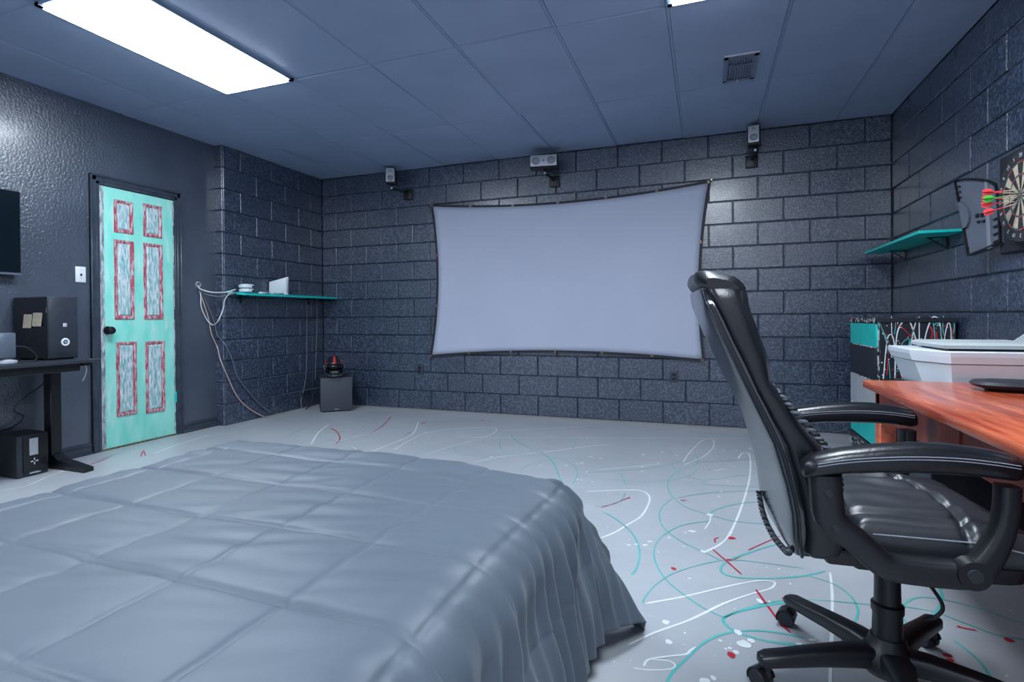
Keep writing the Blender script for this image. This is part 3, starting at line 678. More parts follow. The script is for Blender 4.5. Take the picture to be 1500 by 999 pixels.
# wall cables
def wc(px, r, m, nm, lb):
    pts = []
    for u, v, d in px: pts.append(at(u, v, 0, d))
    return tag(to(nm, pts, r, m, None, 7, 6), lb, 'cable')
D0, B0 = XD+.02, .018
wc([(290, 417, XD-.01), (293, 423, D0+.02), (310, 428, .02), (330, 428, .06), (345, 424, .12)], .006, M['cablew'], 'wall_cable', 'white cable running straight from the wall grommet to the left shelf')
wc([(290, 418, XD-.01), (295, 428, D0+.01), (315, 434, .02), (332, 433, .06), (350, 428, .14)], .005, M['cableg'], 'wall_cable', 'grey cable sagging from the wall grommet to the left shelf')
wc([(290, 418, XD-.01), (294, 432, D0), (295, 450, D0), (303, 468, D0), (312, 476, D0+.05), (320, 469, B0+.06), (327, 452, .08), (329, 440, .10), (335, 431, .14), (341, 428, .18)], .0055, M['cablew'], 'wall_cable', 'white cable hanging in a loop from the grommet up to the left shelf')
wc([(290, 418, XD-.01), (297, 440, D0), (305, 465, D0), (310, 490, D0), (318, 508, D0), (324, 530, B0+.0), (334, 553, B0), (343, 573, B0), (355, 590, B0), (372, 603, B0+.01), (388, 611, .05)], .0055, M['cablep'], 'wall_cable', 'pinkish cable hanging from the grommet down to the floor')
wc([(292, 420, XD-.01), (303, 445, D0), (314, 472, D0), (318, 490, D0), (330, 505, B0), (340, 527, B0), (348, 552, B0), (365, 575, B0), (380, 592, B0), (397, 604, .03)], .006, M['cableg'], 'wall_cable', 'grey cable hanging from the grommet down to the floor')
wc([(449, 440, B0), (449.5, 480, B0), (449, 540, B0), (446, 565, B0), (441, 590, B0), (443, 598, .04)], .005, M['cableg'], 'wall_cable', 'thin grey cable dropping from the shelf to the floor left of the black cabinet')
wc([(464, 440, B0), (464, 480, B0), (463, 520, B0), (462, 556, B0)], .005, M['cableg'], 'wall_cable', 'thin grey cable dropping from the shelf behind the black cabinet in the corner')
wc([(441, 580, .03), (447, 574, B0), (455, 573, B0), (458, 580, .06), (456, 592, .08), (448, 599, .10)], .006, M['matblack'], 'wall_cable', 'short black cable curled on the floor left of the black cabinet')

# ------------------------------------------------------------------ subwoofer and helmet
SA = R(40.5); sw, sd, sh_ = .332, .38, .368
fl = Vector((.390, -.549, 0)); wdv = Vector((math.cos(SA), math.sin(SA), 0)); ndv = Vector((math.sin(SA), -math.cos(SA), 0))
ctr = fl+wdv*sw/2-ndv*sd/2
t = thing('subwoofer', 'square black loudspeaker cabinet on the floor in the back left corner', 'subwoofer', ctr, SA)
bo('cabinet', (-sw/2, -sd/2+.012, .008), (sw/2, sd/2, sh_), M['sub'], t, .004, 1)
bo('grille', (-sw/2+.002, -sd/2, .010), (sw/2-.002, -sd/2+.014, sh_-.002), M['subfront'], t, .004, 2)
bm = B()
for q in range(4): box(bm, (-.02+q*.012, -sd/2-.002, .024), (-.012+q*.012, -sd/2+.001, .032))
link('badge', bm, M['silver'], t)
for sx in (-1, 1):
    for sy in (-1, 1): bo('foot', (sx*.13-.015, sy*.15-.015, 0), (sx*.13+.015, sy*.15+.015, .01), M['black'], t)

HT = ctr+ndv*.10+wdv*(-.015)
t = thing('football_helmet', 'black football helmet with red stripes sitting on the black cabinet', 'helmet', (HT.x, HT.y, sh_), R(38)+R(0))
# local: faces -Y
hc = Vector((0, .02, .115)); hr = Vector((.112, .135, .118))
bm = B(); nu, nv = 36, 24; gv = {}
for j in range(nv+1):
    ph = math.pi*j/nv
    for i in range(nu):
        th_ = 2*math.pi*i/nu
        d = Vector((math.sin(ph)*math.sin(th_), -math.sin(ph)*math.cos(th_), math.cos(ph)))
        gv[(i, j)] = bm.verts.new(hc+Vector((d.x*hr.x, d.y*hr.y, d.z*hr.z)))
for j in range(nv):
    for i in range(nu):
        fs = [gv[(i, j)], gv[((i+1) % nu, j)], gv[((i+1) % nu, j+1)], gv[(i, j+1)]]
        c = sum((q.co for q in fs), Vector())/4-hc
        if c.z < -.085: continue
        if c.y < -.035 and c.z < .030 and abs(c.x) < .088: continue
        bm.faces.new(fs)
bmesh.ops.remove_doubles(bm, verts=bm.verts, dist=1e-5)
bmesh.ops.delete(bm, geom=[v for v in bm.verts if not v.link_faces], context='VERTS')
o = link('shell', bm, M['helmet'], t, 'all'); md = o.modifiers.new('thick', 'SOLIDIFY'); md.thickness = .010; md.offset = -1
def hpt(x, z, k=1.012):
    dx, dz = x/hr.x, z/hr.z; yy = math.sqrt(max(0, 1-dx*dx-dz*dz)); return hc+Vector((x*k, -yy*hr.y*k, z*k))
bm = B(); prev = None
for i in range(10):
    z = .035+(.112-.035)*i/9; pr_ = (bm.verts.new(hpt(-.013-.003*(i < 2), z)), bm.verts.new(hpt(.013+.003*(i < 2), z)))
    if prev: bm.faces.new((prev[0], prev[1], pr_[1], pr_[0]))
    prev = pr_
o = link('centre_stripe', bm, M['helmetred'], t, 'all'); o.modifiers.new('t', 'SOLIDIFY').thickness = .003
for s in (-1, 1):
    bm = B(); vv = [bm.verts.new(hpt(s*x, z)) for x, z in ((.062, .045), (.085, .030), (.100, .038), (.094, .056), (.078, .072))]
    bm.faces.new(vv); o = link('side_marking', bm, M['helmetred'], t); o.modifiers.new('t', 'SOLIDIFY').thickness = .003
    bm = B(); vv = [bm.verts.new(hpt(s*x, z)) for x, z in ((.098, .02), (.108, .015), (.109, -.015), (.100, -.025))]
    bm.faces.new(vv); o = link('jaw_marking', bm, M['helmetwhite'], t); o.modifiers.new('t', 'SOLIDIFY').thickness = .003
bm = B(); prev = None
for i in range(13):
    x = -.088+.176*i/12; a = hpt(x, .028, 1.0); b = hpt(x, -.02, 1.0); pr_ = (bm.verts.new(a), bm.verts.new(b))
    if prev: bm.faces.new((prev[0], prev[1], pr_[1], pr_[0]))
    prev = pr_
o = link('visor', bm, M['glassblack'], t, 'all'); o.modifiers.new('t', 'SOLIDIFY').thickness = .003
for z, dp, xw in ((-.035, .035, .092), (-.062, .045, .088), (-.088, .045, .078)):
    to('face_bar', [hc+Vector((-xw, -.045, z+.012)), hc+Vector((-xw*.85, -.105-dp*.4, z)), hc+Vector((0, -.135-dp, z-.002)), hc+Vector((xw*.85, -.105-dp*.4, z)), hc+Vector((xw, -.045, z+.012))], .006, M['steel'] if z < -.07 else M['black'], t, 8, 6)
for x in (-.045, 0, .045): to('face_bar', [hc+Vector((x, -.168, -.036)), hc+Vector((x*.95, -.178, -.062)), hc+Vector((x*.85, -.176, -.09))], .005, M['black'], t, 8, 4)
bm = B(); loft(bm, [ring(hc+Vector((0, -.095-d, -.062)), (1, 0, 0), (0, 0, 1), a, b, 16) for d, a, b in ((0, .035, .022), (.018, .036, .023), (.030, .024, .014))]); link('chin_cup', bm, M['silverdark'], t, True)

# ------------------------------------------------------------------ bed and comforter
BX0, BX1, BY = 2.56, 3.80, -3.82
t = thing('bed', 'low bed with black base under the grey comforter', 'bed', (3.2, -4.75, 0))
bo('base', (BX0-3.2+.03, -.95, 0), (BX1-3.2-.02, BY+4.75-.03, .26), M['bedbase'], t, .01, 2)
bo('mattress', (BX0-3.2+.02, -.98, .262), (BX1-3.2-.03, BY+4.75-.04, .475), M['bedbase'], t, .05, 4)

TOPZ = .553; RR = .13
xL, xR, yF = 2.60, 3.77, -3.775         # where the top starts to roll over
DROP = .525
def cloth(p, q):
    ox = p-xR if p > xR else (p-xL if p < xL else 0.); oy = q-yF if q > yF else 0.
    bx, by = min(max(p, xL), xR), min(q, yF)
    ax_, ay_ = abs(ox), abs(oy); rad = math.hypot(ax_, ay_)
    if rad < 1e-9: d, nx, ny, cr = 0, 0, 0, 0
    else:
        d = (ax_**2.6+ay_**2.6)**(1/2.6); nx, ny = ox/rad, oy/rad; cr = (2*ax_*ay_/(rad*rad))
    quarter = RR*math.pi/2
    if d < quarter: phi = d/RR; out = RR*math.sin(phi); dr = RR*(1-math.cos(phi))
    else:
        phi = math.pi/2; e = d-quarter; fl_ = R(9)+R(22)*cr**1.5
        out = RR+e*math.sin(fl_); dr = RR+e*math.cos(fl_)
    n = Vector((nx*math.sin(phi), ny*math.sin(phi), math.cos(phi))) if d > 0 else Vector((0, 0, 1))
    sm = lambda a: (lambda c: c*c*(3-2*c))(min(1, max(0, a)))
    sag = .030*sm((bx-3.40)/.37)*sm((by+4.35)/.57)
    P = Vector((bx+nx*out, by+ny*out, TOPZ-dr-sag))
    # quilting
    u = (p-2.882)/.2385; v = (q+4.629)/.2515
    su, sv = abs(math.sin(math.pi*u)), abs(math.sin(math.pi*v))
    dm = min(abs(u-round(u))*.2385, abs(v-round(v))*.2515); dv_s = abs(v-round(v))*.2515
    pin = max(0, noise.noise(Vector((p*2.6, round(v)*3.7, 4)))+.15)          # seams across the bed are pinched in places
    h = .003*(su*sv)**.6-.0035*math.exp(-dm/.0045)-.0045*math.exp(-dv_s/.005)-.016*pin*math.exp(-dv_s/.008)
    h *= 1-.35*min(1, d/.3)
    # wrinkles: fine pulls near seams, broad unevenness
    h += .006*noise.noise(Vector((p*3.1, q*3.1, 2)))
    wq = noise.noise(Vector((p*5+q*3, q*20-p*7, 5))); h += .0060*wq*(1-min(1, d/.2))*(.4+.9*max(0, noise.noise(Vector((p*2, q*2, 9)))+.4))
    if d > 0.02:
        s_ = (q if ax_ > ay_ else p)*1.0
        a_ = math.atan2(ay_, ax_)
        k_ = min(1, (d-.02)/.22)
        f = math.sin(s_*78+2.2*noise.noise(Vector((s_*5, d*2, 3))))*.6+noise.noise(Vector((s_*26, d*2.5, 7)))*1.1
        h += k_*(.015*f)*(1-.6*cr)
        if cr > .02: h += k_*.034*cr*math.sin(a_*7+1.0+d*4)
        h += .03*k_*noise.noise(Vector((s_*7, d*5, 12)))
    return P+n*h
bm = B()
ps = np.arange(2.882-.2385/36*123, xR+DROP+1e-6, .2385/36); qs = np.arange(-4.629-.2515/38*165, yF+DROP+1e-6, .2515/38)
g = [[bm.verts.new(cloth(float(p), float(q))) for q in qs] for p in ps]
for i in range(len(ps)-1):
    for j in range(len(qs)-1): bm.faces.new((g[i][j], g[i+1][j], g[i+1][j+1], g[i][j+1]))
for v in bm.verts:
    if v.co.z < .012: v.co.z = .012
o = link('comforter', bm, M['comforter'], None, 'all'); md = o.modifiers.new('thick', 'SOLIDIFY'); md.thickness = .012; md.offset = -1
tag(o, 'quilted grey-blue comforter spread over the bed in the foreground', 'comforter')

# ------------------------------------------------------------------ office chair
CH = Vector((4.69, -3.60, 0))
chair = thing('office_chair', 'black leather office chair with padded arms pulled up to the wooden desk', 'chair', CH, R(5))
X, Y, Z = Vector((1, 0, 0)), Vector((0, 1, 0)), Vector((0, 0, 1))
def interp(tab, z):
    for a, b in zip(tab, tab[1:]):
        if a[0] >= z >= b[0]:
            f = (a[0]-z)/(a[0]-b[0]); return [a[i]+(b[i]-a[i])*f for i in range(len(a))]
    return tab[-1] if z < tab[-1][0] else tab[0]
BT = [(1.108, -.445, -.425, .18), (1.10, -.482, -.400, .215), (1.07, -.478, -.380, .237), (1.03, -.455, -.372, .245), (.985, -.437, -.360, .25), (.909, -.403, -.334, .25), (.864, -.383, -.327, .25),
      (.848, -.376, -.324, .25), (.812, -.360, -.300, .25), (.732, -.322, -.247, .25), (.697, -.307, -.220, .25), (.62, -.286, -.185, .25), (.55, -.270, -.160, .25), (.48, -.262, -.155, .245), (.44, -.258, -.172, .24), (.425, -.245, -.190, .22)]
def back_front(z, y):
    r = interp(BT, z); hw_ = r[3]; f = abs(y)/hw_
    pad = .018*(1-f**2)
    return r[2]+pad
bm = B(); rg = []
zs = []
for a, b in zip(BT, BT[1:]):
    n = max(1, int((a[0]-b[0])/.014))
    zs += [a[0]+(b[0]-a[0])*i/n for i in range(n)]
zs.append(BT[-1][0])
for z in zs:
    r = interp(BT, z); c = (r[1]+r[2])/2; a = (r[2]-r[1])/2
    pts = ring((c, 0, z), X, Y, a, r[3], 40, 5.5)
    for p in pts:
        f = abs(p.y)/r[3]
        if p.x > c:
            p.x += .022*(1-f*f)+(-.012*math.exp(-((z-.852)/.012)**2)-.010*math.exp(-((z-.62)/.012)**2))*(1-f**6)
        p.x += .0035*noise.noise(Vector((p.y*14, z*18, 1)))
        # crease on the cushion side
        if f > .9 and z > .852: p.y *= 1+.006*math.sin((z-.85)*9)
    rg.append(pts)
loft(bm, rg); link('backrest', bm, M['leather'], chair, True)
# top cap of gathered leather
bm = B(); rg = []
for i in range(15):
    f = i/14; y = -.232+.464*f; e = math.sqrt(max(.02, 1-(2*f-1)**6))
    z0 = 1.083+.012*e; c = Vector((-.435+.006*noise.noise(Vector((f*9, 0, 0))), y, z0))
    pts = ring(c, X, Z, .062*(.55+.45*e), .030*(.5+.5*e), 20, 2.4)
    for k_, p in enumerate(pts): p.x += .004*noise.noise(Vector((f*14, k_*.7, 3))); p.z += .005*noise.noise(Vector((f*16, k_*.5, 8)))-(p.x+.435)*.28
    rg.append(pts)
loft(bm, rg); link('head_roll', bm, M['leather'], chair, True)
for y_, sgn in ((-.2375, -1),):
    pass
# rear shell panel
RT_ = [(1.078, -.474, .205), (1.04, -.467, .232), (.97, -.438, .240), (.85, -.385, .243), (.70, -.316, .243), (.60, -.288, .240), (.53, -.274, .236), (.46, -.268, .226), (.42, -.258, .20), (.405, -.250, .16)]
bm = B(); rg = []
for i in range(len(RT_)-1):
    a, b = RT_[i], RT_[i+1]
    for k_ in range(3):
        f = k_/3; z, x, hw_ = [a[q]+(b[q]-a[q])*f for q in range(3)]
        pts = ring((x+.010, 0, z), X, Y, .022, hw_, 44, 7)
        for p in pts:
            if p.x < x+.006: p.x -= .005*(1-(p.y/hw_)**2)
        rg.append(pts)
loft(bm, rg); link('back_shell', bm, M['backpanel'], chair, True)
# piping along the panel's edge
for s in (-1, 1):
    bm = B(); tube(bm, spline([(x+.004, s*(hw_+.006), z) for z, x, hw_ in RT_[1:9]], 4), .0045, 6); link('piping', bm, M['leather'], chair, True)
# seat cushion
def seat_top(x, y):
    f = (x+.13)/.36; z = .555-.03*max(0, f-.55)**1.5*4-.012*(y/.25)**2
    z -= .06*max(0, (abs(y)-.19)/.06)**2
    return z
bm = B(); nx_, ny_ = 60, 60; gt = []
sx0, sx1, hy = -.15, .245, .255
for i in range(nx_+1):
    col = []
    for j in range(ny_+1):
        fx, fy = i/nx_, 2*j/ny_-1
        x = sx0+(sx1-sx0)*fx; hw_ = hy*(1-.10*max(0, fx-.75)**2*6)
        y = fy*hw_
        edge = min(1, (1-abs(fy))/.16, (1-fx)/.20, fx/.10); edge = max(0, edge)
        top = .538-.026*(1-math.sqrt(max(0, 1-(1-edge)**2)))-.07*max(0, fx-.6)
        # seams: one across, one lengthwise pair
        sc_x = .085+.03*math.cos(y*9); d1 = abs(x-sc_x); top -= .018*math.exp(-(d1/.010)**2)
        d2 = abs(abs(y)-.175); top -= .012*math.exp(-(d2/.009)**2)
        if x > sc_x: d3 = abs(y+.03); top -= .008*math.exp(-(d3/.010)**2)
        top += .007*math.sin(y*70+2.5*noise.noise(Vector((x*6, y*4, 0))))*(.4 if x > sc_x else 1)*edge*max(0, .5+noise.noise(Vector((x*5, y*5, 4))))
        top += .006*noise.noise(Vector((x*9, y*16, 2)))*edge
        col.append(bm.verts.new((x, y, top)))
    gt.append(col)
for i in range(nx_):
    for j in range(ny_): bm.faces.new((gt[i][j], gt[i+1][j], gt[i+1][j+1], gt[i][j+1]))
rim = [gt[i][0] for i in range(nx_+1)]+[gt[nx_][j] for j in range(1, ny_+1)]+[gt[i][ny_] for i in range(nx_-1, -1, -1)]+[gt[0][j] for j in range(ny_-1, 0, -1)]
prev = rim
for dz, sc_ in ((.492, 1.010), (.472, 1.008), (.455, .97)):
    cur = [bm.verts.new((.047+(v.co.x-.047)*sc_, v.co.y*sc_, dz)) for v in rim]
    for i in range(len(rim)): k_ = (i+1) % len(rim); bm.faces.new((prev[i], prev[k_], cur[k_], cur[i]))
    prev = cur
bm.faces.new(prev)
link('seat_cushion', bm, M['seatleather'], chair, 'all')
for s in (-1, 1):
    bm = B(); tube(bm, [(sx0+.03+i*.011, s*(hy+.0015-.10*max(0, (i*.011+.03)/(sx1-sx0)-.75)**2*6*hy), .5085-.07*max(0, (i*.011+.03)/(sx1-sx0)-.6)) for i in range(30)], .0018, 5); link('seat_stitching', bm, M['thread'], chair)
# seat pan and mechanism
bm = B(); loft(bm, [ring((.035, 0, z), X, Y, a, b, 28, 5) for z, a, b in ((.400, .15, .19), (.412, .185, .235), (.450, .20, .25), (.462, .195, .245))]); link('seat_pan', bm, M['black'], chair, True)
bo('tilt_mechanism', (-.10, -.075, .345), (.10, .075, .402), M['black'], chair, .012, 2)
bm = B(); disc(bm, (.11, -.02, .352), (0, 0, 1), .040, .05, 20, .034); link('tension_knob', bm, M['black'], chair, True)
# arms
def arm(s):
    yc = s*.296; xo = -.026 if s < 0 else .022
    bm = B()
    P = [(-.203, .650, .034), (-.200, .60, .034), (-.194, .555, .034), (-.172, .530, .030), (-.140, .505, .029), (-.108, .475, .029), (-.08, .455, .029), (-.03, .450, .028), (.03, .450, .028), (.075, .457, .029), (.10, .485, .026), (.124, .535, .022), (.137, .59, .020), (.140, .65, .020)]
    pts = spline([(p[0]+xo, 0, p[1]) for p in P], 3); rad = spline([(p[2], 0, 0) for p in P], 3); rg = []
    for i, p in enumerate(pts):
        tt = (pts[min(i+1, len(pts)-1)]-pts[max(i-1, 0)]).normalized(); nrm = Vector((-tt.z, 0, tt.x))
        rg.append(ring((p.x, yc, p.z), nrm, Y, rad[i].x, .024, 20, 3.2))
    loft(bm, rg); o = link('armrest', bm, M['black'], chair, True)
    # pad
    Q = [(-.250, .650, .006, .012), (-.246, .655, .017, .028), (-.225, .664, .022, .036), (-.17, .677, .024, .038), (-.10, .687, .026, .039), (-.03, .693, .028, .040), (.04, .694, .028, .040), (.10, .690, .026, .039), (.145, .684, .024, .036), (.156, .679, .018, .028), (.162, .674, .008, .014)]
    bm = B(); rg = []
    for x, z, a, b in Q: rg.append(ring((x+xo, yc, z+.006), Z, Y, a*1.12, b, 24, 2.8))
    loft(bm, rg); pad = link('arm_pad', bm, M['leather'], o, 'all')
    bm = B()
    for dz in (.0, .006):
        tube(bm, spline([(x+xo, yc-s*0+(-1 if s < 0 else -1)*(b*.985+.0006), z+.016-dz) for x, z, a, b in Q[2:9]], 4), .0013, 5)
    link('pad_stitching', bm, M['thread'], pad)
    # bolts and pivot cover
    for x, z, r in ((-.20, .612, .010), (-.185, .535, .010)):
        bm = B(); disc(bm, (x+xo, yc+s*.0225, z), (0, s, 0), r, .004, 14, r*.8); link('bolt', bm, M['matblack'], o, True)
    bm = B(); disc(bm, (.070+xo, yc+s*.0, .462), (0, s, 0), .033, .030, 24, .030); 
    link('pivot_cover', bm, M['black'], o, True)
    bm = B(); disc(bm, (.070+xo, yc+s*.028, .462), (0, s, 0), .017, .005, 20, .014); link('pivot_cap', bm, M['matblack'], o, True)
arm(-1); arm(1)
# link the backrest to the pan
bo('back_bracket', (-.20, -.20, .402), (-.02, .20, .445), M['black'], chair, .012, 2)
# column
bm = B(); loft(bm, [ring((0, 0, z), X, Y, r, r, 24) for z, r in ((.055, .046), (.09, .040), (.14, .036), (.215, .034), (.216, .038), (.235, .038), (.24, .031), (.36, .029))]); link('gas_column', bm, M['black'], chair, True)
bm = B(); loft(bm, [ring((0, 0, z), X, Y, r, r, 24) for z, r in ((.055, .055), (.075, .072), (.10, .070), (.125, .050), (.15, .040))]); link('hub', bm, M['black'], chair, True)
# five legs and casters
for k_ in range(5):
    an = R(50+72*k_); d = Vector((math.cos(an), math.sin(an), 0)); sd_ = Vector((-math.sin(an), math.cos(an), 0))
    bm = B(); loft(bm, [ring(d*r+Vector((0, 0, z)), sd_, Z, a, b, 18, 3) for r, z, a, b in ((.03, .095, .034, .030), (.09, .098, .032, .028), (.18, .094, .028, .024), (.28, .086, .026, .020), (.320, .083, .026, .019), (.338, .082, .020, .014), (.343, .082, .010, .007))])
    link('leg', bm, M['black'], chair, True)
    c = d*.320; ca = an+R((70, 35, -60, 20, 50)[k_]); cdv = Vector((math.cos(ca), math.sin(ca), 0)); cs = Vector((-math.sin(ca), math.cos(ca), 0))
    cc = c+cdv*.018+Vector((0, 0, .0255))
    bm = B(); tube(bm, [c+Vector((0, 0, .035)), c+Vector((0, 0, .075))], .010, 10)
    hood = []
    for i in range(9):
        q = math.pi*(-.12+1.05*i/8); hood.append(cc+cdv*math.cos(q)*.029+Vector((0, 0, math.sin(q)*.029)))
    for i in range(8):
        a, b = hood[i], hood[i+1]; ai, bi = cc+(a-cc)*.88, cc+(b-cc)*.88
        vv = [bm.verts.new(p) for p in (a-cs*.022, b-cs*.022, b+cs*.022, a+cs*.022, ai-cs*.022, bi-cs*.022, bi+cs*.022, ai+cs*.022)]
        for f in ((0, 1, 2, 3), (4, 7, 6, 5), (0, 4, 5, 1), (3, 2, 6, 7), (0, 3, 7, 4), (1, 5, 6, 2)): bm.faces.new([vv[q] for q in f])
    o = link('caster', bm, M['black'], chair, True)
    for s in (-1, 1):
        bm = B(); wc_ = cc+cs*(s*.004)
        loft(bm, [ring(wc_+cs*s*t_, cdv, Z, r, r, 24) for t_, r in ((0, .0235), (.002, .0255), (.014, .0255), (.019, .022), (.020, .008))]); link('wheel', bm, M['matblack'], o, True)
# lever
to('tilt_lever', [(.03, -.05, .372), (.055, -.10, .34), (.07, -.13, .305), (.055, -.135, .28), (.035, -.12, .262)], .0045, M['black'], chair, 8, 4)
to('height_lever', [(-.04, .02, .372), (-.05, .10, .368), (-.06, .15, .364)], .006, M['black'], chair, 8, 4)
to('lever_tip', [(-.06, .145, .366), (-.066, .175, .362), (-.07, .20, .362)], .012, M['orange'], chair, 10, 3)['label'] = 'small orange lever tip under the seat'

# braided cord slung round the backrest
def braid(paths, r, name, label):
    t = thing(name, label, 'cord', CH, R(5))
    for P in paths:
        pts = spline([Vector(p) for p in P], 44)
        for m_, ph0 in ((M['rope'], 0), (M['rope2'], math.pi)):
            bm = B(); q = []; L_ = 0
            for i, p in enumerate(pts):
                tt = (pts[min(i+1, len(pts)-1)]-pts[max(i-1, 0)]).normalized()
                if i: L_ += (p-pts[i-1]).length
                s = tt.cross(Vector((.3, .9, .2))).normalized(); u = s.cross(tt); a = L_*260+ph0
                q.append(p+s*math.cos(a)*r*.55+u*math.sin(a)*r*.55)
            tube(bm, q, r*.62, 6); link('strand', bm, m_, t, True)
    return t
braid([[(-.318, -.19, .835), (-.292, -.235, .80), (-.252, -.256, .748), (-.219, -.262, .708), (-.202, -.264, .672), (-.189, -.264, .63), (-.192, -.262, .585), (-.205, -.258, .555)],
       [(-.292, .14, .47), (-.292, .07, .425), (-.282, -.01, .395), (-.272, -.09, .392), (-.272, -.15, .405), (-.278, -.19, .43)]], .0075, 'braided_cord', 'grey and black braided cord wrapped round the backrest of the office chair')

# ------------------------------------------------------------------ wooden desk with items
DZ = .735
dx0, dx1, dy0, dy1 = 4.856, 5.60, -4.35, -2.63
t = thing('wooden_desk', 'glossy reddish wooden desk along the right wall', 'desk', (dx0, dy1, 0))
D_ = dx1-dx0; Ld = dy1-dy0
bo('desktop', (0, -Ld, DZ-.032), (D_, 0, DZ), M['wood'], t, .006, 2)
bo('apron', (.035, -Ld+.03, DZ-.14), (.055, -.06, DZ-.032), M['wooddark'], t)
bo('end_apron', (.04, -.055, DZ-.11), (D_-.03, -.035, DZ-.032), M['wood'], t)
bo('drawer_front', (.028, -.86, DZ-.135), (.040, -.30, DZ-.040), M['wooddark'], t, .003, 1)
o = [c for c in t.children if c.name.startswith('drawer_front')]
bo('leg', (.035, -.105, 0), (.095, -.040, DZ-.032), M['wood'], t, .004, 1)
bo('leg', (D_-.09, -.105, 0), (D_-.03, -.040, DZ-.032), M['wood'], t, .004, 1)
bo('leg', (.035, -Ld+.04, 0), (.095, -Ld+.105, DZ-.032), M['wood'], t, .004, 1)
bo('leg', (D_-.09, -Ld+.04, 0), (D_-.03, -Ld+.105, DZ-.032), M['wood'], t, .004, 1)
bo('side_rail', (.09, -.085, .42), (D_-.09, -.06, .50), M['wood'], t, .003, 1)
bo('back_panel', (D_-.06, -Ld+.1, .25), (D_-.04, -.1, DZ-.032), M['wooddark'], t)
bo('pedestal', (.36, -1.2, .08), (D_-.07, -.62, DZ-.032), M['wooddark'], t, .003, 1)
bo('drawer_pull', (.008, -.50, DZ-.098), (.030, -.44, DZ-.074), M['black'], t, .004, 2)
# black case on the desk
p = at(1478, 560, 2, DZ+.02)
t = thing('black_pouch', 'flat rounded black case lying near the middle of the wooden desk', 'case', (5.262, -2.88, DZ), R(-8))
bm = B(); loft(bm, [ring((0, 0, z), X, Y, a, b, 28, 2.8) for z, a, b in ((.008, .09, .06), (.014, .115, .08), (.024, .125, .09), (.034, .115, .082), (.038, .08, .055))]); link('shell', bm, M['matblack'], t, True)
bm = B(); loft(bm, [ring((0, 0, z), X, Y, a, b, 28, 2.8) for z, a, b in ((.0, .08, .055), (.008, .09, .06))]); link('underside', bm, M['black'], t, True)
to('zip', [(.0, -.088, .02), (.05, -.086, .018), (.09, -.07, .016), (.112, -.04, .018)], .004, M['steel'], t, 6, 5)
# printer stand and printer
t = thing('printer_stand', 'low black cabinet under the printer beyond the wooden desk', 'cabinet', (5.33, -2.36, 0))
bo('body', (-.22, -.22, .04), (.26, .22, .675), M['dressblack'], t, .004, 1); bo('top', (-.23, -.23, .675), (.27, .23, .695), M['dressblack'], t, .003, 1); bo('plinth', (-.2, -.2, 0), (.24, .2, .04), M['black'], t)
PX0, PY0, PZ = 5.125, -2.575, .695
t = thing('printer', 'white printer with a document feeder beside the far end of the wooden desk', 'printer', (PX0, PY0, PZ))
def chamf(x0, x1, y0, y1, c): return [(x0, y0+c*2.2), (x0+c, y0), (x1, y0), (x1, y1), (x0, y1)]
def stack(levels, m, nm, parent):
    bm = B(); rg = []
    for z, ins, c in levels: rg.append([Vector((x, y, z)) for x, y in chamf(ins, .47-ins, ins*1.0, .40-ins, c)])
    loft(bm, rg); return link(nm, bm, m, parent)
stack([(0, .005, .05), (.012, .0, .06), (.105, -.028, .075), (.108, -.03, .075)], M['printer'], 'body', t)
stack([(.108, -.022, .07), (.112, -.022, .07)], M['lidgrey'], 'scanner_gap', t)
stack([(.112, -.036, .08), (.140, -.044, .085), (.158, -.046, .085), (.162, -.042, .083)], M['printer'], 'scanner_deck', t)
bo('feeder_slot', (.055, .02, .162), (.33, .33, .170), M['black'], t)
bm = B(); loft(bm, [[Vector((x, y, z)) for x, y in ((.03-i, -.015-i), (.36+i, -.015-i), (.40+i, .36), (.03-i, .36))] for z, i in ((.172, 0), (.186, .006), (.192, .0), (.196, -.02))]); link('document_feeder', bm, M['lidgrey'], t)
bm = B(); prism(bm, [(.37, .06, .165), (.52, .10, .28), (.52, .11, .28), (.37, .09, .165)], (0, .26, .0)); link('paper_tray', bm, M['white'], t)
bm = B(); loft(bm, [[Vector((x, y, z)) for x, y in ((.03, -.010), (.47, -.010), (.47, .012), (.03, .012))] for z in (.03, .031)]); link('tray_line', bm, M['lidgrey'], t)

# ------------------------------------------------------------------ dresser
ex0, ex1, ey0, ey1, eh = 5.243, 5.645, -1.29, -.60, .985
t = thing('dresser', 'black dresser with teal, black and grey drawers and paint dribbles in the back right corner', 'dresser', (ex0, ey0, 0))
W_, D_ = ey1-ey0, ex1-ex0
bo('carcass', (.012, 0, .10), (D_, W_, eh-.028), M['dressblack'], t, .003, 1)
bo('top', (-.006, -.008, eh-.028), (D_, W_+.004, eh), M['dressblack'], t, .003, 1)
zz = [(.80, .948, 'teal', 'bright teal drawer front'), (.585, .795, 'dressblack', None), (.375, .580, 'greydrawer', 'light grey drawer front'), (.165, .370, 'teal', 'bright teal drawer front')]
for z0, z1, mm, lb in zz:
    o = bo('drawer', (-.002, .018, z0), (.02, W_-.018, z1), M[mm], t, .003, 1)
    if lb: o['label'] = lb
bo('plinth', (.0, .0, .05), (.03, W_, .155), M['dressblack'], t)
for x in (.03, D_-.07):
    for y in (.02, W_-.06): bo('leg', (x, y, 0), (x+.04, y+.04, .1), M['dressblack'], t)
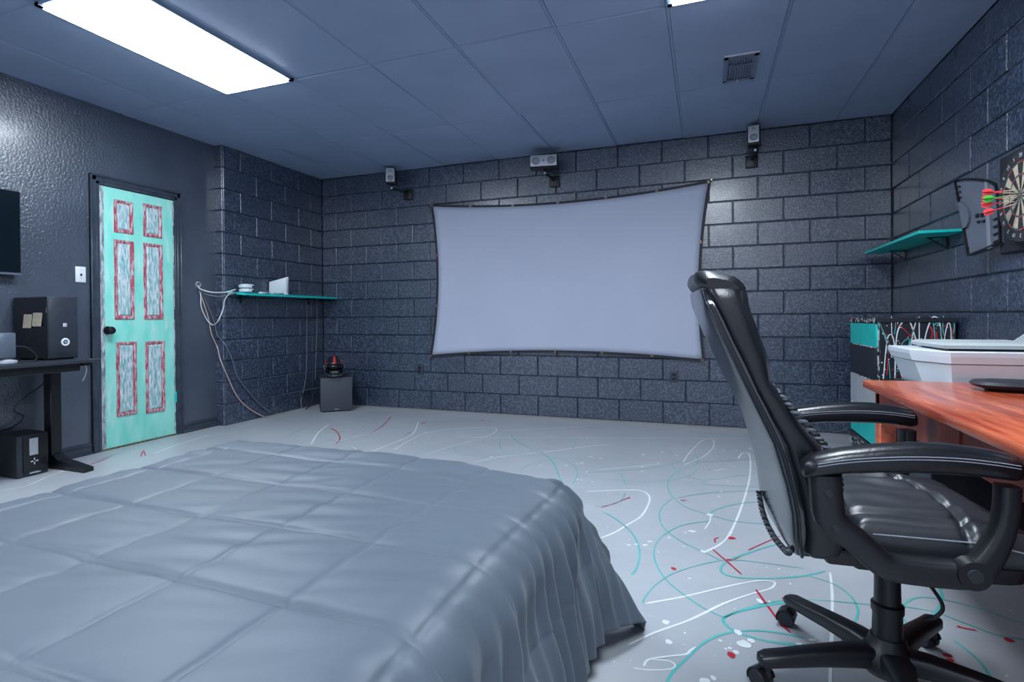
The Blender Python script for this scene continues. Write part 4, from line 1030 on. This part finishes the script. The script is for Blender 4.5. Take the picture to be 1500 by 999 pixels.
# dribbles on the near side and on the edges
def side_drip(px, wdt, m):
    o = ribbon(t, px, wdt*.62, m, plane=(1, ey0-.0025)); o.matrix_parent_inverse = Matrix.Translation((-ex0, -ey0, 0)); return o
for m_, wd_, px in [
  (WH, .011, [(1294, 556), (1297, 520), (1300, 496), (1304, 490), (1308, 494), (1312, 515), (1318, 540), (1323, 558)]),
  (WH, .013, [(1311, 556), (1312, 510), (1315, 485), (1322, 472), (1328, 468), (1334, 474), (1340, 492), (1346, 510), (1352, 530)]),
  (WH, .010, [(1325, 556), (1332, 520), (1338, 485), (1344, 464)]),
  (WH, .010, [(1346.5, 463), (1346.5, 500), (1346, 530), (1347, 556)]),
  (WH, .013, [(1352, 512), (1357, 487), (1364, 468), (1370, 464), (1376, 472), (1380, 500), (1380, 512)]),
  (WH, .011, [(1382, 506), (1386, 482), (1390, 472), (1393, 485), (1393, 512)]),
  (WH, .008, [(1306, 462), (1306, 480), (1307, 495)]),
  (TE, .012, [(1287, 470), (1294, 486), (1302, 503), (1314, 520), (1326, 540), (1334, 556)]),
  (TE, .008, [(1287, 471), (1298, 500), (1302, 530), (1304, 556)]),
  (TE, .008, [(1316, 514), (1324, 500), (1332, 497), (1330, 512), (1325, 535)]),
  (TE, .008, [(1313, 545), (1318, 542), (1324, 552)]),
  (TE, .009, [(1367, 470), (1369, 490), (1370, 512)]),
  (TE, .009, [(1396, 465), (1398, 480), (1394, 500), (1391, 512)]),
  (TE, .008, [(1368, 478), (1372, 473), (1377, 480), (1381, 500)]),
  (TE, .008, [(1310, 490), (1312, 475), (1310, 468)]),
  (TE, .008, [(1382, 462), (1381, 480), (1383, 492)]),
  (TE, .008, [(1328, 520), (1334, 500), (1338, 478)]),
  (TE, .010, [(1310, 640), (1311, 655), (1310, 665)]),
  (RD, .012, [(1309, 476), (1318, 477), (1330, 488), (1342, 500), (1350, 512)]),
  (RD, .018, [(1329, 486), (1333, 494)]),
  (RD, .016, [(1362, 478), (1366, 486), (1364, 496)]), (RD, .016, [(1366, 495), (1367, 505), (1368, 512)]), (RD, .014, [(1371, 485), (1373, 500), (1375, 512)]),
  (RD, .012, [(1394, 480), (1398, 500), (1400, 512)]), (RD, .012, [(1384, 492), (1386, 503)]), (RD, .012, [(1302, 500), (1301, 525), (1299, 550)]),
  (RD, .013, [(1330, 528), (1332, 540), (1331, 545)]), (RD, .014, [(1322, 546), (1324, 556)]), (RD, .012, [(1345, 505), (1348, 512)]), (RD, .012, [(1320, 466), (1325, 462)]), (RD, .010, [(1348, 550), (1350, 556)]),
  (RD, .014, [(1353, 500), (1351, 512)])]:
    side_drip(px, wd_, m_)
o = blobs(t, [(random.uniform(1289, 1402), random.uniform(466, 556), random.uniform(.5, 1.6), random.uniform(.5, 1.4)) for q in range(50)], RD, 1, ey0-.003); o.matrix_parent_inverse = Matrix.Translation((-ex0, -ey0, 0))
o = blobs(t, [(random.uniform(1289, 1402), random.uniform(466, 556), random.uniform(.5, 1.4), random.uniform(.5, 1.4)) for q in range(60)]+[(1286.3, random.uniform(470, 556), .8, random.uniform(1, 6)) for q in range(40)], WH, 1, ey0-.0031); o.matrix_parent_inverse = Matrix.Translation((-ex0, -ey0, 0))
def front_spat(zlo, zhi, n, m):
    bm = B()
    for q in range(n):
        y = random.uniform(.01, W_-.01); z = random.uniform(zlo, zhi); s = random.uniform(.004, .013)
        vv = [bm.verts.new((-.0085, y+s*math.cos(a)*random.uniform(.6, 1.2), z+s*math.sin(a)*random.uniform(.6, 1.2))) for a in (0, 1, 2.1, 3.1, 4.2, 5.2)]; bm.faces.new(vv)
    o = link('paint_spatter', bm, m, t); o['kind'] = 'stuff'
front_spat(eh-.026, eh-.004, 46, WH); front_spat(eh-.026, eh-.004, 10, RD); front_spat(.06, .15, 60, WH)
bm = B()
for y in (.006, W_-.006):
    for q in range(26):
        z = random.uniform(.12, eh-.03); ln = random.uniform(.01, .05); box(bm, (-.0005+.011, y-.005, z), (.0118, y+.005, z+ln))
link('paint_edging', bm, WH, t)['kind'] = 'stuff'
for z in (.7975, .5825, .3725):
    bm = B()
    for q in range(30):
        y = random.uniform(.02, W_-.03); box(bm, (-.0025, y, z-.004), (.012, y+random.uniform(.006, .03), z+.004))
    link('paint_edging', bm, M['whitepaint'], t)['kind'] = 'stuff'

# ------------------------------------------------------------------ right shelf
t = thing('wall_shelf', 'teal shelf on the right wall beside the dartboard', 'shelf', (XR, -.72, 1.5), 0, 'teal wall shelves')
bo('board', (-.222, -.613, -.004), (-.003, .61, .014), M['teal'], t, .002, 1)
for y in (-.38, .38):
    bm = B(); box(bm, (-.009, y-.010, -.085), (-.003, y+.010, -.004)); box(bm, (-.11, y-.010, -.010), (-.003, y+.010, -.004)); tube(bm, [(-.006, y, -.075), (-.10, y, -.008)], .004, 6); link('bracket', bm, M['black'], t)

# ------------------------------------------------------------------ dartboard cabinet, board, darts
DC = Vector((5.598, -2.135, 1.552)); DS = .94
t = thing('dartboard_cabinet', 'black dartboard cabinet with its grey door swung open on the right wall', 'cabinet', (XR, -2.135, 1.552))
bo('back_box', (-.034, -.26, -.245), (-.003, .30, .24), M['matblack'], t, .006, 1)
hA, hB = Vector((5.60, -1.79)), Vector((5.50, -1.45))
def onp(u, v, off=0):
    d = ray(u, v); e = (hB-hA).normalized(); n = Vector((e.y, -e.x)); 
    if n.x > 0: n = -n
    k_ = ((hA.x+n.x*off-CAM.x)*n.x+(hA.y+n.y*off-CAM.y)*n.y)/(d.x*n.x+d.y*n.y); return CAM+d*k_-t.location
e2 = (hB-hA).normalized(); n2 = Vector((e2.y, -e2.x))
if n2.x > 0: n2 = -n2
N3 = Vector((n2.x, n2.y, 0))
outl = [(1400, 264), (1406, 262), (1420, 260.5), (1438, 261.5), (1452, 264), (1461, 269), (1465, 290), (1467, 320), (1468, 355), (1445, 366), (1420, 375), (1415, 350), (1408, 310), (1403, 280)]
bm = B(); prism(bm, [onp(u, v) for u, v in outl], -N3*.026); dr = link('cabinet_door', bm, M['cabgrey'], t)
bm = B()
ctr_ = onp(1432, 318)
for a, b in zip(outl, outl[1:]+outl[:1]):
    p, q = onp(*a), onp(*b); pi, qi = p+(ctr_-p).normalized()*.010, q+(ctr_-q).normalized()*.010
    vv = [bm.verts.new(x_) for x_ in (p, q, qi, pi, p+N3*.012, q+N3*.012, qi+N3*.012, pi+N3*.012)]
    for f in ((0, 1, 2, 3), (4, 7, 6, 5), (0, 4, 5, 1), (3, 2, 6, 7)): bm.faces.new([vv[x_] for x_ in f])
link('door_rim', bm, M['black'], dr)
# half-round emblem plate, dart strip, slots, ridges
bm = B(); prism(bm, [onp(u, v, .001) for u, v in [(1406.5, 296), (1411, 296.5), (1417, 301), (1421.5, 308), (1423, 317), (1422, 325), (1418.5, 332), (1413.5, 335)]], N3*.014); link('half_disc', bm, M['cabgrey'], dr)
bm = B(); prism(bm, [onp(u, v, .001) for u, v in ((1445, 263.5), (1449, 264), (1455, 366*.99), (1449, 365))], N3*.010); link('raised_strip', bm, M['cabrib'], dr)
for q in range(3):
    for v0, hgt in ((314, 5), (324, 3)):
        u0 = 1430+q*7+ (2 if v0 > 320 else 0); bm = B(); prism(bm, [onp(u, v, .001) for u, v in ((u0, v0-q), (u0+4, v0-q-1), (u0+4.4, v0-q-1+hgt), (u0+.5, v0-q+hgt))], N3*.006); link('dart_slot', bm, M['black'], dr)
for q in range(4):
    v0 = 319+q*11; bm = B(); prism(bm, [onp(u, v, .001) for u, v in ((1456.5, v0+2), (1463, v0-1), (1464, v0+.5), (1457, v0+4))], N3*.008); link('ridge', bm, M['black'], dr)
for q in range(6):
    u0 = 1404+q*.9 if q < 3 else 1411.5+(q-3)*2.6; v0 = 272+q*8 if q < 3 else 342+(q-3)*10
    bm = B(); prism(bm, [onp(u, v, .001) for u, v in ((u0, v0), (u0+3, v0), (u0+3.4, v0+2), (u0+.4, v0+2))], N3*.008); link('notch', bm, M['black'], dr)
# dartboard
t = thing('dartboard', 'round bristle dartboard cut by the right edge of the picture', 'dartboard', DC); t.scale = (DS, DS, DS)
# faces -X ; y to the left of the picture is +Y
bm = B(); disc(bm, (.012, 0, 0), (1, 0, 0), .2255, .018, 60); disc(bm, (-.003, 0, 0), (1, 0, 0), .2255, .016, 60, .2255); link('board_body', bm, M['sisalblack'], t, True)
def sector(a0, a1, r0, r1, m, nm, x=-.0045):
    bm = B(); k_ = 4; A = []; Bq = []
    for i in range(k_+1):
        a = a0+(a1-a0)*i/k_; A.append(bm.verts.new((x, math.sin(a)*r0, math.cos(a)*r0))); Bq.append(bm.verts.new((x, math.sin(a)*r1, math.cos(a)*r1)))
    for i in range(k_): bm.faces.new((A[i], A[i+1], Bq[i+1], Bq[i]))
    return link(nm, bm, m, t)
for i in range(20):
    a0 = (i-.5)*math.pi/10; a1 = a0+math.pi/10; ev = i % 2
    sector(a0, a1, .016, .099, M['sisalblack' if ev == 0 else 'cream'], 'segment'); sector(a0, a1, .107, .162, M['sisalblack' if ev == 0 else 'cream'], 'segment')
    sector(a0, a1, .099, .107, M['sisalred' if ev == 0 else 'sisalgreen'], 'treble_segment'); sector(a0, a1, .162, .170, M['sisalred' if ev == 0 else 'sisalgreen'], 'double_segment')
bm = B(); disc(bm, (-.004, 0, 0), (-1, 0, 0), .016, .002, 20); link('outer_bull', bm, M['sisalgreen'], t)
bm = B(); disc(bm, (-.006, 0, 0), (-1, 0, 0), .0064, .001, 16); link('bullseye', bm, M['sisalred'], t)
bm = B()
for r in (.170, .162, .107, .099, .016): tube(bm, [(-.0055, math.sin(a)*r, math.cos(a)*r) for a in [2*math.pi*i/60 for i in range(60)]], .0007, 4, True)
for i in range(20):
    a = (i+.5)*math.pi/10; tube(bm, [(-.0055, math.sin(a)*.016, math.cos(a)*.016), (-.0055, math.sin(a)*.17, math.cos(a)*.17)], .0007, 4)
link('wire_spider', bm, M['steel'], t)
NUM = [20, 1, 18, 4, 13, 6, 10, 15, 2, 17, 3, 19, 7, 16, 8, 11, 14, 9, 12, 5]
for i, nmb in enumerate(NUM):
    a = i*math.pi/10
    cu = bpy.data.curves.new('number', 'FONT'); cu.body = str(nmb); cu.size = .030; cu.align_x = 'CENTER'; cu.align_y = 'CENTER'; cu.extrude = .0008
    tmp = bpy.data.objects.new('tmp', cu); COL.objects.link(tmp); dg = bpy.context.evaluated_depsgraph_get(); me = bpy.data.meshes.new_from_object(tmp.evaluated_get(dg)); COL.objects.unlink(tmp)
    me.materials.clear(); me.materials.append(M['silver']); o = bpy.data.objects.new('number', me); COL.objects.link(o); o.parent = t
    # seen from -X: clockwise runs to -Y
    rx = Matrix(((0, 0, -1), (-1, 0, 0), (0, 1, 0))).to_4x4()      # text x -> -Y, text y -> Z, normal -> -X
    o.matrix_local = Matrix.Translation((-.0055, -math.sin(a)*.196, math.cos(a)*.196)) @ Matrix.Rotation(a, 4, 'X') @ rx
# darts: (tip y, tip z, tail du, dv, colour, label)
DT = [(-.002, .004, (1464, 289), 'dartgreen', 'green-flighted dart stuck in the middle of the dartboard'),
      (.012, .010, (1451, 282), 'dartred', 'red-flighted dart, upper left of the cluster in the dartboard'),
      (.020, -.012, (1444, 291), 'dartred', 'red-flighted dart whose flight reaches furthest left of the cluster'),
      (.004, .024, (1469, 280), 'dartred', 'red-flighted dart just above the green one'),
      (.016, -.024, (1458, 298), 'dartred', 'red-flighted dart just below the green one'),
      (.006, -.030, (1463, 306), 'dartred', 'red-flighted dart, lowest of the cluster in the dartboard')]
for ty, tz, (u, v), mc, lb in DT:
    tip = DC+Vector((.006, ty, tz)); tail = at(u, v, 1, DC.y+ty+.02); ln = 0.155
    dv_ = (tail-tip); 
    if dv_.x > -.02: dv_.x = -.1
    dv_ = dv_.normalized(); tl_ = tip+dv_*ln
    t = thing('dart', lb, 'dart', tip, 0, 'darts in the dartboard'); t.scale = (.9, .9, .9)
    s = dv_.cross(Z).normalized(); uu = s.cross(dv_)
    def seg(a, b, r1, r2, m, nm):
        bm = B(); loft(bm, [ring(dv_*a, s, uu, r1, r1, 10), ring(dv_*((a+b)/2), s, uu, max(r1, r2), max(r1, r2), 10), ring(dv_*b, s, uu, r2, r2, 10)]); link(nm, bm, m, t, True)
    seg(0, .03, .0005, .0015, M['steel'], 'point'); seg(.028, .075, .0030, .0033, M['cream'], 'barrel'); seg(.074, .115, .0026, .0020, M[mc], 'shaft')
    bm = B()
    for ax_ in (s, uu):
        for sg in (-1, 1): prism(bm, [dv_*.110, dv_*.122+ax_*sg*.016, dv_*.145+ax_*sg*.019, dv_*.158+ax_*sg*.010, dv_*.155], (s if ax_ is uu else uu)*.0008)
    link('flight', bm, M[mc], t)
